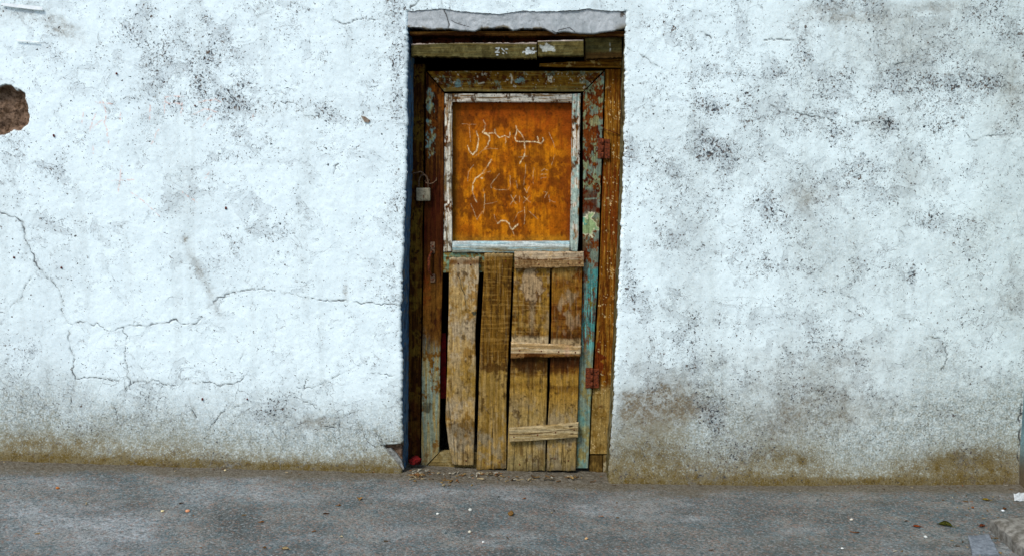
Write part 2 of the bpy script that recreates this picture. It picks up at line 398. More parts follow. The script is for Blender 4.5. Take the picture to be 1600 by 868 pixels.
dark = .25 * sst(.5, .7, fbm(X * 5, Y * 9, 4, 2)) + .9 * blob(PX, PY, 365, 820, 42, 18) + .5 * blob(PX, PY, 950, 852, 50, 14) + .5 * blob(PX, PY, 1370, 786, 45, 3) + .4 * blob(PX, PY, 660, 777, 30, 3) + .55 * sst(.56, .75, fbm(X * 2.6 + 3, Y * 6, 4, 6))
q = grid_quads(*X.shape, flip=True).reshape(-1, 4)
g = mesh_np('ground', np.stack([X, Y, Z], -1), np.full(len(q), 4), q.ravel(), M_GROUND, attrs={'A': np.stack([dirt, pale, dark], -1)})
g['kind'] = 'structure'

# ------------------------------------------------------------------ plaster wall
_xlp = curve([(-400, 640), (0, 639), (25, 638), (100, 637), (230, 636), (300, 634), (380, 631), (440, 629), (500, 626), (530, 627), (560, 629), (690, 629), (760, 628)])
_xrp = curve([(-400, 979), (0, 978), (50, 977), (150, 976), (200, 975.5), (290, 973), (400, 968.5), (460, 966), (540, 963), (600, 959.5), (680, 955.5), (740, 951), (780, 949)])
_ztp = curve([(560, 18), (640, 18), (665, 15), (692, 13), (720, 18), (745, 20), (780, 22), (800, 19), (815, 17), (870, 18), (900, 16), (922, 14), (950, 17), (975, 18), (1050, 18)])
_pyv = np.linspace(-400, 780, 300)
_pl = at(_xlp(_pyv), _pyv, 0.); _pr = at(_xrp(_pyv), _pyv, 0.)
def xl(z): return np.interp(z, _pl[::-1, 2], _pl[::-1, 0])
def xr(z): return np.interp(z, _pr[::-1, 2], _pr[::-1, 0])
_pxv = np.linspace(500, 1100, 200); _pt = at(_pxv, _ztp(_pxv), 0.)
def zt(x): return np.interp(x, _pt[:, 0], _pt[:, 2])

XC = float(at(1591, 752, 0.)[0])                      # the corner with the side wall
STEP = .0033
wx = axis(-2.06, XC - .001, STEP, -7, XC - .001); wz = axis(-.12, 1.99, STEP, -.3, 3.3)
XL0, XR0, ZT0 = -.412, .425, float(zt(0.))
i0, i1, j0 = int(np.argmin(abs(wx - XL0))), int(np.argmin(abs(wx - XR0))), int(np.argmin(abs(wz - ZT0)))
X, Z = np.meshgrid(wx, wz)
jag = lambda v, s: .0035 * (fbm(v * 28, v * 0 + s, 3, s) - .5) * 2 + .003 * (fbm(v * 120, v * 0 + s, 2, s + 1) - .5) * 2
wl = np.clip(1 - np.abs(X - wx[i0]) / .3, 0, 1); wr = np.clip(1 - np.abs(X - wx[i1]) / .3, 0, 1)
X2 = X + wl * (xl(Z) + jag(Z, 1) - wx[i0]) + wr * (xr(Z) + jag(Z, 2) - wx[i1])
wt = np.clip(1 - np.abs(Z - wz[j0]) / .12, 0, 1) * sst(.62, .45, np.abs(X - .006))
Z2 = Z + wt * (zt(X2) + .6 * jag(X2, 3) - wz[j0])
PX, PY = proj(X2, 0 * X2, Z2)
H = _base(PX) - PY                                     # pixels above the ground line

def blobs(lst):
    m = np.zeros(PX.shape)
    for b in lst: m = m + b[4] * blob(PX, PY, *b[:4], *(b[5:6]))
    return m
dens = .27 + .09 * sst(900, 1100, PX) + .40 * (fbm(X2 * 3.2, Z2 * 3.2, 4, 2) - .5) + .36 * (fbm(X2 * 9, Z2 * 9, 3, 5) - .5)
dens += .72 * blobs([(350, 128, 55, 22, .42), (368, 158, 35, 20, .36), (300, 100, 60, 40, .2), (210, 50, 40, 45, .25), (60, 95, 45, 40, .28), (262, 70, 60, 60, .2), (330, 40, 50, 40, .2),
    (470, 165, 50, 16, .3), (500, 178, 50, 10, .35), (540, 172, 40, 20, .2), (622, 160, 12, 130, .5), (618, 360, 14, 120, .38), (605, 425, 25, 50, .35), (590, 140, 18, 60, .25), (430, 230, 30, 25, .2), (440, 385, 25, 40, .25),
    (80, 240, 50, 40, .25), (210, 156, 30, 6, .35), (32, 320, 8, 26, .4), (585, 25, 60, 25, .25), (550, 185, 40, 10, .35), (490, 438, 30, 12, .25), (430, 645, 35, 25, .4), (385, 200, 30, 40, .15), (480, 245, 30, 15, .2),
    (560, 240, 15, 15, .2), (300, 300, 30, 30, .12), (25, 560, 30, 40, .3), (60, 610, 60, 25, .25), (150, 320, 60, 60, -.12), (520, 560, 40, 60, -.1), (170, 470, 90, 40, -.12), (400, 60, 25, 60, -.15), (480, 60, 40, 50, -.12),
    (1110, 240, 45, 35, .35), (1180, 118, 90, 10, .32), (1140, 115, 30, 14, .2), (1275, 140, 50, 45, .25), (1380, 198, 26, 20, .45), (1430, 90, 70, 55, .28), (1500, 128, 60, 12, .5), (1540, 150, 60, 35, .3), (1560, 207, 40, 8, .4),
    (1205, 200, 50, 45, .25), (1250, 178, 40, 10, .25), (1038, 375, 28, 18, .55), (1095, 395, 14, 26, .4), (1200, 400, 12, 20, .6), (1170, 395, 25, 30, .3), (1285, 455, 22, 6, .6), (1275, 420, 30, 8, .25), (990, 40, 40, 20, .25),
    (1075, 40, 50, 40, .2), (1150, 30, 30, 60, .2), (1427, 430, 6, 16, .65), (1390, 410, 30, 20, .25), (1520, 40, 30, 40, .35), (1560, 130, 30, 10, .3), (1590, 170, 15, 60, .3), (1480, 548, 40, 18, .3), (1330, 545, 35, 25, .3),
    (1235, 500, 60, 30, .3), (985, 420, 10, 90, .35), (1005, 470, 15, 30, .3), (1090, 560, 80, 40, .18), (1350, 270, 130, 60, .12), (1175, 325, 50, 60, .25), (1300, 650, 120, 40, .2), (1440, 330, 35, 25, .35), (1200, 320, 15, 30, .2),
    (1115, 170, 20, 10, .25), (980, 240, 8, 100, .3), (1020, 120, 30, 60, -.1), (1310, 50, 40, 25, -.2), (1080, 200, 40, 20, -.15), (1420, 380, 60, 30, -.1), (1340, 130, 40, 30, .1), (1180, 240, 30, 20, .2), (1560, 400, 30, 40, -.05)])
tan = blobs([(95, 45, 38, 14, .55, 30), (20, 20, 40, 20, .25), (1330, 28, 60, 9, .6), (1285, 12, 40, 8, .4), (1470, 10, 60, 10, .45), (1420, 70, 70, 55, .28), (490, 660, 22, 9, .75), (1030, 642, 46, 34, 1.5), (985, 660, 30, 40, .5), (1060, 625, 30, 20, .5), (1330, 640, 60, 30, .35), (1240, 660, 50, 30, .4), (1040, 592, 30, 14, .3),
    (1440, 270, 36, 30, .28), (1590, 140, 40, 60, .45), (1240, 570, 120, 40, .25), (1260, 620, 90, 40, .3), (1340, 555, 50, 30, .25), (1265, 306, 30, 26, .65), (1375, 195, 26, 16, .5), (1120, 640, 60, 30, .2), (1590, 460, 20, 40, .3),
    (310, 420, 6, 34, .55, -28), (335, 475, 8, 30, .3, -25), (289, 374, 5, 6, .7), (1245, 60, 50, 40, .12), (430, 175, 50, 14, .12), (1000, 560, 30, 60, .15), (540, 455, 4, 12, .6), (1200, 690, 60, 30, .3)])
tan = np.clip(tan, 0, 1) * (.7 + .75 * (fbm(X2 * 22, Z2 * 22, 4, 4)))
cracks = [[(0, 331, .8), (28, 342, 1.2), (36, 348, 3.2), (38, 362, 2.0), (42, 378, .7), (48, 390, .9), (58, 416, 2.4), (70, 430, 1), (82, 440, .8), (95, 460, .6), (101, 478, .4)],
    [(95, 483, .8), (101, 495, 1.2), (106, 505, 1.0), (113, 506, .8), (126, 502, .8), (140, 506, .8), (153, 505, .6), (163, 515, .7), (175, 518, .7), (185, 512, 1.0), (200, 508, 1.9), (225, 509, 1.3), (255, 505, 1.1), (275, 498, 2.2), (283, 506, .7), (303, 506, .6), (315, 495, .5)],
    [(325, 479, 1.8), (345, 464, 1.4), (360, 458, 1.0), (385, 453, .9), (405, 451, .9), (430, 454, .7), (455, 459, .8), (480, 465, .5), (500, 468, 1.0), (520, 470, 1.0), (537, 469, 1.4), (545, 470, 1.1), (570, 473, .9), (600, 474, .9), (625, 477, .8)],
    [(113, 506, .9), (106, 525, 1.0), (110, 545, .8), (116, 560, .7), (113, 580, 1.3), (118, 591, .8), (113, 610, .8), (110, 632, .4)], [(118, 591, .9), (145, 589, .9), (165, 592, .6), (185, 595, .3)],
    [(193, 512, .8), (197, 530, .8), (195, 560, .6), (200, 585, .6), (204, 600, .8), (217, 596, .8), (248, 594, .7), (255, 600, .5), (275, 602, .4), (300, 597, .5), (328, 596, .8), (340, 602, 1), (360, 600, .9), (375, 596, .8), (381, 588, .5)],
    [(204, 600, .8), (195, 615, .8), (190, 635, .4)], [(255, 600, .6), (248, 620, .6), (245, 643, .3)], [(175, 630, .4), (182, 645, .8), (186, 662, .4)], [(357, 630, .6), (345, 645, .8), (335, 660, .7), (325, 672, .4)], [(365, 636, .4), (380, 632, .8), (398, 628, .4)],
    [(48, 433, .5), (38, 450, .7), (35, 463, .8), (20, 475, .6), (12, 487, .7), (0, 488, .4)], [(690, 0, 1.4), (694, 14, 1.4)], [(694, -60, .8), (690, 0, 1.3)],
    [(1205, 165, 1.0), (1225, 170, 1.6), (1250, 178, 1.3), (1265, 182, 1.0), (1290, 182, 1.4), (1299, 190, .7)], [(506, 665, .6), (520, 667, 1.2), (530, 669, 1.2), (532, 682, .5)], [(530, 669, 1), (533, 655, .8), (545, 647, .6), (560, 640, .3)],
    [(464, 604, .6), (488, 606, .9), (500, 600, .7), (508, 594, .3)], [(582, 583, .9), (600, 585, .8), (617, 586, .7)], [(529, 256, 1.8), (521, 273, 1)], [(384, 545, 1.2), (375, 565, .8)], [(300, 640, .6), (307, 652, 1.6)],
    [(596, 695, 2), (615, 690, 1.5), (629, 692, 2)], [(585, 670, .5), (592, 685, .8), (600, 694, .8)], [(500, 600, .3), (520, 590, .5), (560, 570, .3)], [(980, 75, .5), (1000, 85, .6), (1030, 105, .5)], [(1195, 63, .5), (1230, 63, .8), (1262, 64, .5)],
    [(1095, 50, 1.2), (1112, 60, 1.6)], [(1375, 104, .9), (1400, 102, .9), (1430, 97, .8)], [(1430, 172, .9), (1440, 162, .8)], [(1330, 192, .6), (1375, 186, 1.0), (1393, 192, 1.6), (1388, 205, .8)], [(1510, 208, 1.), (1520, 220, 1.2), (1545, 212, 1.), (1570, 212, 1.)],
    [(1478, 540, 1), (1480, 560, 1.2), (1470, 580, .5)], [(1480, 540, .8), (1465, 527, 1), (1448, 528, 1)], [(520, 30, .4), (540, 38, .7), (560, 30, .8), (590, 30, .7), (615, 20, .5)], [(440, 160, .8), (462, 162, .9), (475, 180, .9), (500, 185, .8)], [(655, 0, .6), (641, 12, 1.4), (640, 20, 1.2)],
    [(1035, 270, .4), (1065, 278, .9)], [(1598, 620, 2), (1594, 660, 2.5), (1592, 720, 2)], [(415, 640, .5), (430, 655, 1), (426, 672, .6), (440, 690, .4)], [(480, 590, .4), (470, 620, .6), (500, 640, .5)], [(560, 660, .4), (575, 690, .5), (590, 700, .5)]]
cl = [wiggle(c, 2.0, 4, 3 + k) for k, c in enumerate(cracks)]
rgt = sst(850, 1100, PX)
nb = fbm(X2 * 2.6, Z2 * .8, 3, 3); nb2 = fbm(X2 * 13, Z2 * 9, 3, 1)
moss = 1.0 * sst(1.5, -.25, H / (34 + 56 * nb * (1 + .6 * rgt) + 34 * (nb2 - .4)))
moss += .40 * blob(PX, PY, 1500, 720, 70, 20) + .35 * blob(PX, PY, 1230, 705, 60, 26) + .2 * blob(PX, PY, 70, 690, 80, 20) + .3 * blob(PX, PY, 1330, 650, 50, 20)
moss += .30 * blob(PX, PY, 1020, 690, 60, 36) + .25 * (fbm(X2 * 1.9 + 2, Z2 * 5, 4, 7) - .45) * sst(120, 20, H)
moss += .45 * sst(16, 0, H) * (.5 + nb2)
moss = np.where(PX < 900, moss * .95, moss)
dirty = sst(1.05, .15, H / (112 + 80 * nb + 30 * rgt + 60 * (nb2 - .5))) * 1.05 + (.30 * rgt * sst(480, 700, PY) + .24 * sst(1050, 1600, PX)) * sst(.3, .62, fbm(X2 * 4.2, Z2 * 3.6, 5, 5))  # wall-foot dirt, plus light falloff painted as grey toward the right corner
dirty += blobs([(1060, 620, 90, 60, .35), (480, 640, 60, 40, .25), (440, 620, 40, 30, .2), (1300, 600, 160, 40, .12), (20, 620, 60, 40, .3)])
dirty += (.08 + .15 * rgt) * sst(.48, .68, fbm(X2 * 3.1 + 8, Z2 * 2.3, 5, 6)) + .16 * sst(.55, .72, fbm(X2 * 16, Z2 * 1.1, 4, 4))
dirty += .22 * strokes(PX, PY, [[(a_, b_, 4.0) for a_, b_, c_ in l_] for l_ in cl], 4.0) * sst(.4, .6, fbm(X2 * 30, Z2 * 30, 3, 2))
dirty = np.clip(dirty, 0, 1)
crack = strokes(PX, PY, [[(a_, b_, c_ * .6) for a_, b_, c_ in l_] for l_ in cl], .6) * (.18 + .8 * sst(.32, .6, fbm(X2 * 30, Z2 * 30, 3, 3)))
og = [[(160, 158), (166, 180), (163, 190), (168, 205), (170, 226)], [(163, 185), (145, 200)], [(258, 155), (257, 178)], [(255, 152), (270, 150), (287, 152)], [(255, 160), (285, 163)], [(284, 158), (283, 182)], [(130, 176), (128, 192)], [(188, 176), (188, 190)],
    [(248, 203), (236, 226)], [(310, 160), (335, 155), (345, 160)], [(330, 180), (315, 200)], [(204, 300), (225, 315), (250, 338)], [(150, 160), (175, 162)], [(235, 165), (233, 190)], [(175, 282), (210, 281)], [(190, 260), (185, 300)], [(395, 178), (394, 190)], [(285, 300), (308, 316)],
    [(145, 228), (146, 240)], [(300, 180), (320, 170), (340, 175)], [(320, 280), (330, 265)], [(150, 175), (140, 205)]]
orange = strokes(PX, PY, [wiggle([(*p, 1.2) for p in c], .8, 5, k) for k, c in enumerate(og)], 1.2)
hair = np.clip(.15 + .7 * sst(480, 640, PY) * sst(800, 500, PX) + .35 * sst(1000, 1200, PX), 0, 1)
# hole at the left edge, broken corner beside the door, relief
hd = np.hypot((PX - 4) / 40, (PY - 171) / 37) + .42 * (fbm(X2 * 22, Z2 * 22, 4, 6) - .5) + .40 * (fbm(X2 * 9 + 5, Z2 * 9, 2, 2) - .5)
hole = sst(1.04, .97, hd)
bkn = sst(-1.5, 2.5, (PX - 599) - (PY - 697) * .85 + 5 * (nb2 - .5)) * sst(0, 3, PY - 691 - (632 - PX) * .10 + 4 * (nb2 - .5)) * sst(642, 636, PX)
hole = np.maximum(hole, bkn)
YY = .006 * (fbm(X2 * 1.7, Z2 * 1.7, 3, 4) - .5) + .0022 * (fbm(X2 * 11, Z2 * 11, 3, 2) - .5) + .0016 * (fbm(X2 * 60, Z2 * 60, 2, 1) - .5)
YY += .0030 * np.clip(dens - .35, 0, 1) * fbm(X2 * 80, Z2 * 80, 2, 5) + .003 * crack + .0022 * tan
YY += sst(1.03, .97, hd) * .010 + sst(.97, .80, hd) * (.012 + .03 * fbm(X2 * 24, Z2 * 24, 4, 3)) + bkn * .022
YY -= sst(40, 0, H) * .010 * (.5 + nb)                # the foot of the wall swells outwards
# rounded, crumbled arris round the doorway
inz = sst(ZT0 + .03, ZT0 - .01, Z); 
dl = np.abs(X - wx[i0]) + np.maximum(0, Z - wz[j0]) * 2; dr = np.abs(X - wx[i1]) + np.maximum(0, Z - wz[j0]) * 2
de = np.minimum(dl, dr); rr = .014
YY += np.where(de < rr, .010 * (1 - np.sqrt(np.clip(1 - (1 - de / rr) ** 2, 0, 1))), 0) * (.6 + .8 * nb2)
keep = np.ones((len(wz) - 1, len(wx) - 1), bool); keep[:j0, i0:i1] = False
q = grid_quads(*X.shape, flip=True)[keep]
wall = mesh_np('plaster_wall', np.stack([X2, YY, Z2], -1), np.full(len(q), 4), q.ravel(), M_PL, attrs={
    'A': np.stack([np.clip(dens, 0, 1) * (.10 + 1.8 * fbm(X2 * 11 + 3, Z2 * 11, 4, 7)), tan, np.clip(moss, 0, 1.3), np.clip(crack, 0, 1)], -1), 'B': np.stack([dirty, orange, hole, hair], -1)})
tag(wall, 'old whitewashed plaster wall with cracks and lichen specks around the wooden door', 'wall')

# ------------------------------------------------------------------ generic grid surfaces
def ribbon(name, parent, P0, P1, n, mat, colf, relief=.0):
    """surface ruled between two world polylines (N,3)"""
    t = np.linspace(0, 1, n)[None, :, None]; G = P0[:, None] * (1 - t) + P1[:, None] * t
    PX, PY = proj(G[..., 0], G[..., 1], G[..., 2])
    G[..., 0] += relief * (fbm(G[..., 2] * 25, G[..., 1] * 25, 3, 4) - .5)
    q = grid_quads(*G.shape[:2]).reshape(-1, 4)
    return mesh_np(name, G, np.full(len(q), 4), q.ravel(), mat, parent, attrs={'col': colf(PX, PY, G)})
JY = .145                                             # depth of the jambs' faces behind the wall face
zz = np.linspace(-.06, float(at(0, 16, 0.)[2]) + .01, 420)
# left reveal (dark blue paint), right reveal (mud and bare render)
_rl = curve([(0, 647), (130, 647.5), (250, 646.5), (350, 642.5), (400, 640.5), (600, 639.5), (700, 639), (780, 638)])
_rr = curve([(0, 970), (130, 969.5), (280, 967), (440, 960.5), (560, 955.5), (700, 948), (780, 945)])
def strip_pts(cv, Yd):
    p = np.linspace(-60, 790, 300); w_ = at(cv(p), p, Yd)
    return np.stack([np.interp(zz, w_[::-1, 2], w_[::-1, 0]), np.full(zz.shape, Yd), zz], -1)
outer = np.stack([xl(zz) + jag(zz, 1) - .001, np.full(zz.shape, .008), zz], -1)
def blue(PX, PY, G):
    n = fbm(G[..., 2] * 20, G[..., 1] * 60, 4, 3); c = mix(np.broadcast_to(lin((74, 112, 146)), G.shape), lin((98, 116, 130)), sst(.5, .75, n))
    c = mix(c, lin((52, 74, 96)), sst(.5, .3, n)); return mix(c, lin((120, 116, 100)), sst(.66, .75, fbm(G[..., 2] * 60, G[..., 1] * 60, 3, 5)))
ribbon('door_reveal', wall, outer, strip_pts(_rl, .165), 40, M_V, blue, .006)['label'] = 'dark blue painted reveal left of the door'
outer = np.stack([xr(zz) + jag(zz, 2) + .001, np.full(zz.shape, .008), zz], -1)
def mud(PX, PY, G):
    n = fbm(G[..., 2] * 20, G[..., 1] * 60, 4, 3); c = mix(np.broadcast_to(lin((92, 82, 40)), G.shape), lin((120, 112, 84)), sst(.45, .7, n)); return mix(c, lin((60, 48, 22)), sst(.5, .3, n))
ribbon('door_reveal', wall, strip_pts(_rr, .165), outer, 40, M_V, mud, .006)['label'] = 'brown earthy reveal right of the door'

def slab(name, parent, L, Rr, yf, th, mat, colf, rnd=.003, step=.0026, relief=.0012, grain='v', top=None, bot=None, yfun=None, seed=0, alpha=None):
    """board with left edge L and right edge Rr (photo pixels, top to bottom), face at depth yf, thickness th"""
    L = np.array(L, float); Rr = np.array(Rr, float)
    def par(P):
        s = np.concatenate(([0], np.cumsum(np.hypot(*np.diff(P, axis=0).T)))); return s / s[-1]
    hgt = max(np.hypot(*(L[-1] - L[0])), np.hypot(*(Rr[-1] - Rr[0]))) * .0025
    wid = max(np.hypot(*(Rr[0] - L[0])), np.hypot(*(Rr[-1] - L[-1]))) * .0025
    def ax(w_):
        e = np.array([0, .12, .4, .75, 1.0]) * min(rnd, w_ * .3); n = max(2, int((w_ - 2 * e[-1]) / step))
        return np.concatenate([e, np.linspace(e[-1], w_ - e[-1], n + 1)[1:-1], w_ - e[::-1]]) / w_
    u, v = ax(wid), ax(hgt); U, V = np.meshgrid(u, v)
    pl, pr = par(L), par(Rr)
    lx, ly = np.interp(V, pl, L[:, 0]), np.interp(V, pl, L[:, 1]); rx, ry = np.interp(V, pr, Rr[:, 0]), np.interp(V, pr, Rr[:, 1])
    px, py = lx * (1 - U) + rx * U, ly * (1 - U) + ry * U
    px = px + .9 * (fbm(py * .05 + seed, U * 0 + 3, 3, seed) - .5) * (1 if grain == 'v' else .3)
    py = py + .9 * (fbm(px * .05 + seed, V * 0 + 7, 3, seed + 1) - .5) * (1 if grain == 'h' else .3)
    if top is not None: py = py + top(px) * (1 - V) ** 6
    if bot is not None: py = py + bot(px) * V ** 6
    W_ = at(px, py, yf)
    d = np.minimum(np.minimum(U, 1 - U) * wid, np.minimum(V, 1 - V) * hgt); r = min(rnd, wid * .3)
    dy = np.where(d < r, r * (1 - np.sqrt(np.clip(1 - (1 - d / r) ** 2, 0, 1))), 0)
    if grain == 'v': gn = fbm(px * .9 + 11 * seed, py * .03, 3, seed)
    elif grain == 'h': gn = fbm(px * .03 + 11 * seed, py * .9, 3, seed)
    else: gn = fbm(px * .12, py * .12, 4, seed)
    dy = dy + relief * (gn - .5) * 2
    if yfun is not None: dy = dy + yfun(px, py)
    W_[..., 1] += dy
    C = colf(px, py)
    if mat in (M_WV, M_WH):
        lum = (C * np.array([.3, .6, .1])).sum(-1, keepdims=True); C = np.clip(lum + 1.0 * (C - lum), .0015, 1)
    if alpha is not None: C = np.concatenate([C, alpha(px, py)[..., None]], -1)
    else: C = np.concatenate([C, np.ones(C.shape[:2] + (1,))], -1)
    nr, nc = px.shape; idx = np.arange(nr * nc).reshape(nr, nc)
    ring = np.concatenate([idx[0, :-1], idx[:-1, -1], idx[-1, :0:-1], idx[:0:-1, 0]])    # clockwise seen from the front
    V3 = W_.reshape(-1, 3); back = V3[ring].copy(); back[:, 1] = yf + th
    n0 = len(V3); k = len(ring); br = np.arange(n0, n0 + k)
    q = grid_quads(nr, nc).reshape(-1, 4)
    sd_ = np.stack([ring, np.roll(ring, -1), np.roll(br, -1), br], -1)
    loops = np.concatenate([q.ravel(), sd_.ravel(), br]); sizes = np.concatenate([np.full(len(q) + len(sd_), 4), [k]])
    sm = np.concatenate([np.ones(len(q), bool), np.zeros(len(sd_) + 1, bool)])
    C = C.reshape(-1, 4); C = np.concatenate([C, C[ring]])
    return mesh_np(name, np.concatenate([V3, back]), sizes, loops, mat, parent, sm, {'col': C})

# ------------------------------------------------------------------ wood colour painting (paint, flakes, stains; c_panel also holds painted frame shade)
def vg(px, py, f=1., s=0): return fbm(px * .45 * f + 17 * s, py * .022 * f + 5 * s, 4, s)      # streaks along upright grain
def hg(px, py, f=1., s=0): return fbm(px * .022 * f + 17 * s, py * .45 * f + 5 * s, 4, s)
def bn(px, py, f=1., s=0): return .5 + 1.0 * (.62 * fbm(px * .09 * f + 13 * s, py * .07 * f + 7 * s, 6, s) + .38 * fbm(px * .40 * f + 3 * s, py * .25 * f + 5 * s, 3, s + 2) - .5) * 1.4        # blotches of about ten pixels
def const(px, c): return np.broadcast_to(lin(c), px.shape + (3,)).copy()

def c_top_rail(px, py):
    c = mix(const(px, (132, 92, 26)), lin((84, 42, 12)), sst(.42, .62, bn(px, py, .7, 1)))
    c = mix(c, lin((146, 122, 60)), sst(.55, .68, hg(px, py, 1, 2)) * .8); c = mix(c, lin((128, 144, 120)), sst(.66, .72, bn(px, py, 1., 3)) * .7)
    c = mix(c, lin((214, 202, 172)), sst(.70, .75, bn(px, py, 1.6, 4)) + .9 * strokes(px, py, [[(798, 116), (800, 122), (799, 130)], [(748, 131), (756, 129)]], 1.2))
    c = mix(c, lin((126, 150, 140)), sst(.35, .6, blob(px, py, 716, 131, 7, 6) * (.5 + bn(px, py, 1.5, 5))) + sst(.4, .6, blob(px, py, 812, 126, 9, 6) * (.5 + bn(px, py, 1.5, 6))))
    return mix(c, lin((150, 138, 84)), sst(138, 142, py) * .6)
def c_lstile(px, py):
    c = mix(const(px, (86, 50, 15)), lin((48, 20, 8)), sst(.4, .65, vg(px, py, 1, 1)))
    c = mix(c, lin((120, 66, 16)), sst(.5, .7, bn(px, py, .8, 2)) * sst(270, 140, py))
    fl = sst(.44, .62, bn(px, py, 1.1, 3) * (.4 + .9 * blob(px, py, 672, 190, 8, 60)))
    c = mix(c, lin((136, 136, 96)), fl); c = mix(c, lin((104, 138, 138)), fl * sst(.5, .6, bn(px, py, 1.4, 5)))
    c = mix(c, lin((62, 22, 9)), .7 * sst(255, 300, py) * sst(410, 370, py))
    c = mix(c, lin((150, 56, 14)), .8 * blob(px, py, 666, 460, 5, 24)); c = mix(c, lin((112, 74, 24)), sst(420, 460, py) * .7 * sst(.35, .6, bn(px, py, .7, 4)))
    low = sst(515, 575, py + 40 * (bn(px, py, .6, 6) - .5))
    lc = mix(const(px, (150, 132, 82)), lin((128, 136, 114)), sst(.45, .6, vg(px, py, 1.2, 7))); lc = mix(lc, lin((128, 152, 146)), sst(.56, .66, vg(px, py, 1.6, 3)) * sst(700, 560, py))
    lc = mix(lc, lin((112, 76, 26)), sst(.56, .68, bn(px, py, .8, 1))); lc = mix(lc, lin((72, 66, 48)), .8 * sst(.3, .7, blob(px, py, 668, 636, 9, 10) * (.4 + bn(px, py, 1.5, 2))))
    c = mix(c, lc, low); return mix(c, lin((138, 122, 84)), .6 * sst(680, 720, py))
def c_rstile(px, py):
    c = mix(const(px, (112, 56, 16)), lin((74, 26, 9)), sst(.42, .6, bn(px, py, .6, 1)))
    edge = (px - np.interp(py, [110, 250, 440, 560, 730], [945, 940, 933.5, 925, 920]))          # 0 at the outer edge
    teal = sst(.54, .66, bn(px, py, .9, 3) + .10 * sst(-14, -2, edge))
    c = mix(c, lin((132, 138, 100)), sst(.50, .62, bn(px, py, 1.1, 6)) * sst(420, 300, py)); c = mix(c, lin((120, 142, 124)), .8 * teal * sst(560, 380, py))
    c = mix(c, lin((150, 156, 110)), .7 * sst(.45, .6, blob(px, py, 928, 192, 9, 10) * (.5 + bn(px, py, 1.4, 4))))
    c = mix(c, lin((86, 34, 10)), sst(290, 305, py) * sst(345, 325, py) * .8 * sst(-3, -6, edge)); c = mix(c, lin((140, 162, 140)), strokes(px, py, [[(914, 311), (932, 310)]], 1.3) * .7)
    w1 = sst(.44, .56, blob(px, py, 921, 355, 13, 24) + .5 * (bn(px, py, 1.2, 7) - .5)); w2 = sst(.54, .66, blob(px, py, 921, 355, 13, 24) + .5 * (bn(px, py, 1.2, 7) - .5))
    c = mix(c, lin((232, 226, 186)), w1); c = mix(c, lin((150, 172, 118)), w2); c = mix(c, lin((96, 160, 140)), w2 * sst(.55, .65, bn(px, py, 1.6, 2)))
    tb = sst(402, 420, py + 30 * (bn(px, py, .8, 2) - .5)) * sst(570, 535, py) * sst(-24, -8, edge + 24 * (vg(px, py, 1, 3) - .5) + 10 * sst(440, 480, py))
    c = mix(c, lin((66, 136, 130)), .9 * tb * (.15 + .85 * sst(.42, .56, bn(px, py, .9, 8)))); c = mix(c, lin((112, 178, 168)), tb * sst(.55, .7, vg(px, py, 1.5, 5))); c = mix(c, lin((108, 100, 40)), tb * sst(.6, .7, bn(px, py, 1.3, 1)))
    low = sst(535, 565, py)
    lc = mix(const(px, (128, 142, 122)), lin((138, 128, 78)), sst(.45, .62, bn(px, py, .7, 5))); lc = mix(lc, lin((96, 152, 144)), .8 * blob(px, py, 908, 655, 9, 14) + .5 * sst(.6, .7, bn(px, py, 1., 6)))
    return mix(c, lc, low)
def c_ljamb(px, py):
    c = mix(const(px, (96, 62, 18)), lin((54, 28, 9)), sst(.38, .62, vg(px, py, 1, 2))); c = mix(c, lin((110, 84, 28)), sst(.5, .65, bn(px, py, .6, 4)) * .8)
    c = mix(c, lin((70, 32, 12)), .6 * sst(590, 640, py)); return mix(c, lin((48, 24, 10)), sst(.62, .7, bn(px, py, 1.2, 6)))
def c_rjamb(px, py):
    c = mix(const(px, (138, 88, 22)), lin((98, 52, 12)), sst(.4, .62, vg(px, py, 1, 1)))
    c = mix(c, lin((186, 138, 56)), sst(.58, .72, vg(px, py, 1.4, 3)) * .7)
    c = mix(c, lin((112, 48, 12)), .8 * sst(225, 275, py) * sst(425, 380, py) * sst(.35, .6, vg(px, py, .8, 5)))
    c = mix(c, lin((104, 44, 12)), sst(.5, .66, blob(px, py, 936, 560, 11, 36) + .5 * (vg(px, py, 1, 4) - .5)))
    lo = sst(598, 612, py + 26 * (vg(px, py, 1.5, 6) - .5)); c = mix(c, lin((158, 130, 72)), lo); c = mix(c, lin((130, 100, 44)), lo * sst(.5, .65, bn(px, py, .8, 2)))
    for (x, y) in [(949, 361), (948, 421), (952, 139), (938, 635)]: c = mix(c, lin((84, 46, 14)), .8 * blob(px, py, x, y, 4, 3.2))
    return mix(c, lin((214, 186, 130)), sst(.735, .76, bn(px, py, 2.4, 3)))
def c_bead(px, py, teal=0., h=False, seed=0):
    g_ = hg if h else vg
    c = mix(const(px, (226, 216, 196)), lin((140, 104, 56)), sst(.50, .62, g_(px, py, 1.6, 1 + seed))); c = mix(c, lin((92, 54, 20)), sst(.56, .66, bn(px, py, 1.2, 2 + seed)))
    return mix(c, lin((172, 198, 184)), teal * sst(.4, .55, bn(px, py, .6, 3 + seed)))
def c_sill(px, py):
    c = mix(const(px, (196, 206, 200)), lin((148, 148, 128)), sst(382, 388, py + 4 * (hg(px, py, 1, 2) - .5))); c = mix(c, lin((150, 186, 190)), sst(.52, .64, hg(px, py, 1, 4)) * .7)
    return mix(c, lin((124, 104, 60)), sst(.58, .68, hg(px, py, 1.2, 5)) * sst(383, 389, py))
def c_midrail(px, py):
    c = mix(const(px, (142, 118, 58)), lin((104, 70, 24)), sst(.45, .6, hg(px, py, 1, 1))); return mix(c, lin((120, 146, 118)), sst(.5, .62, bn(px, py, 1., 3)))
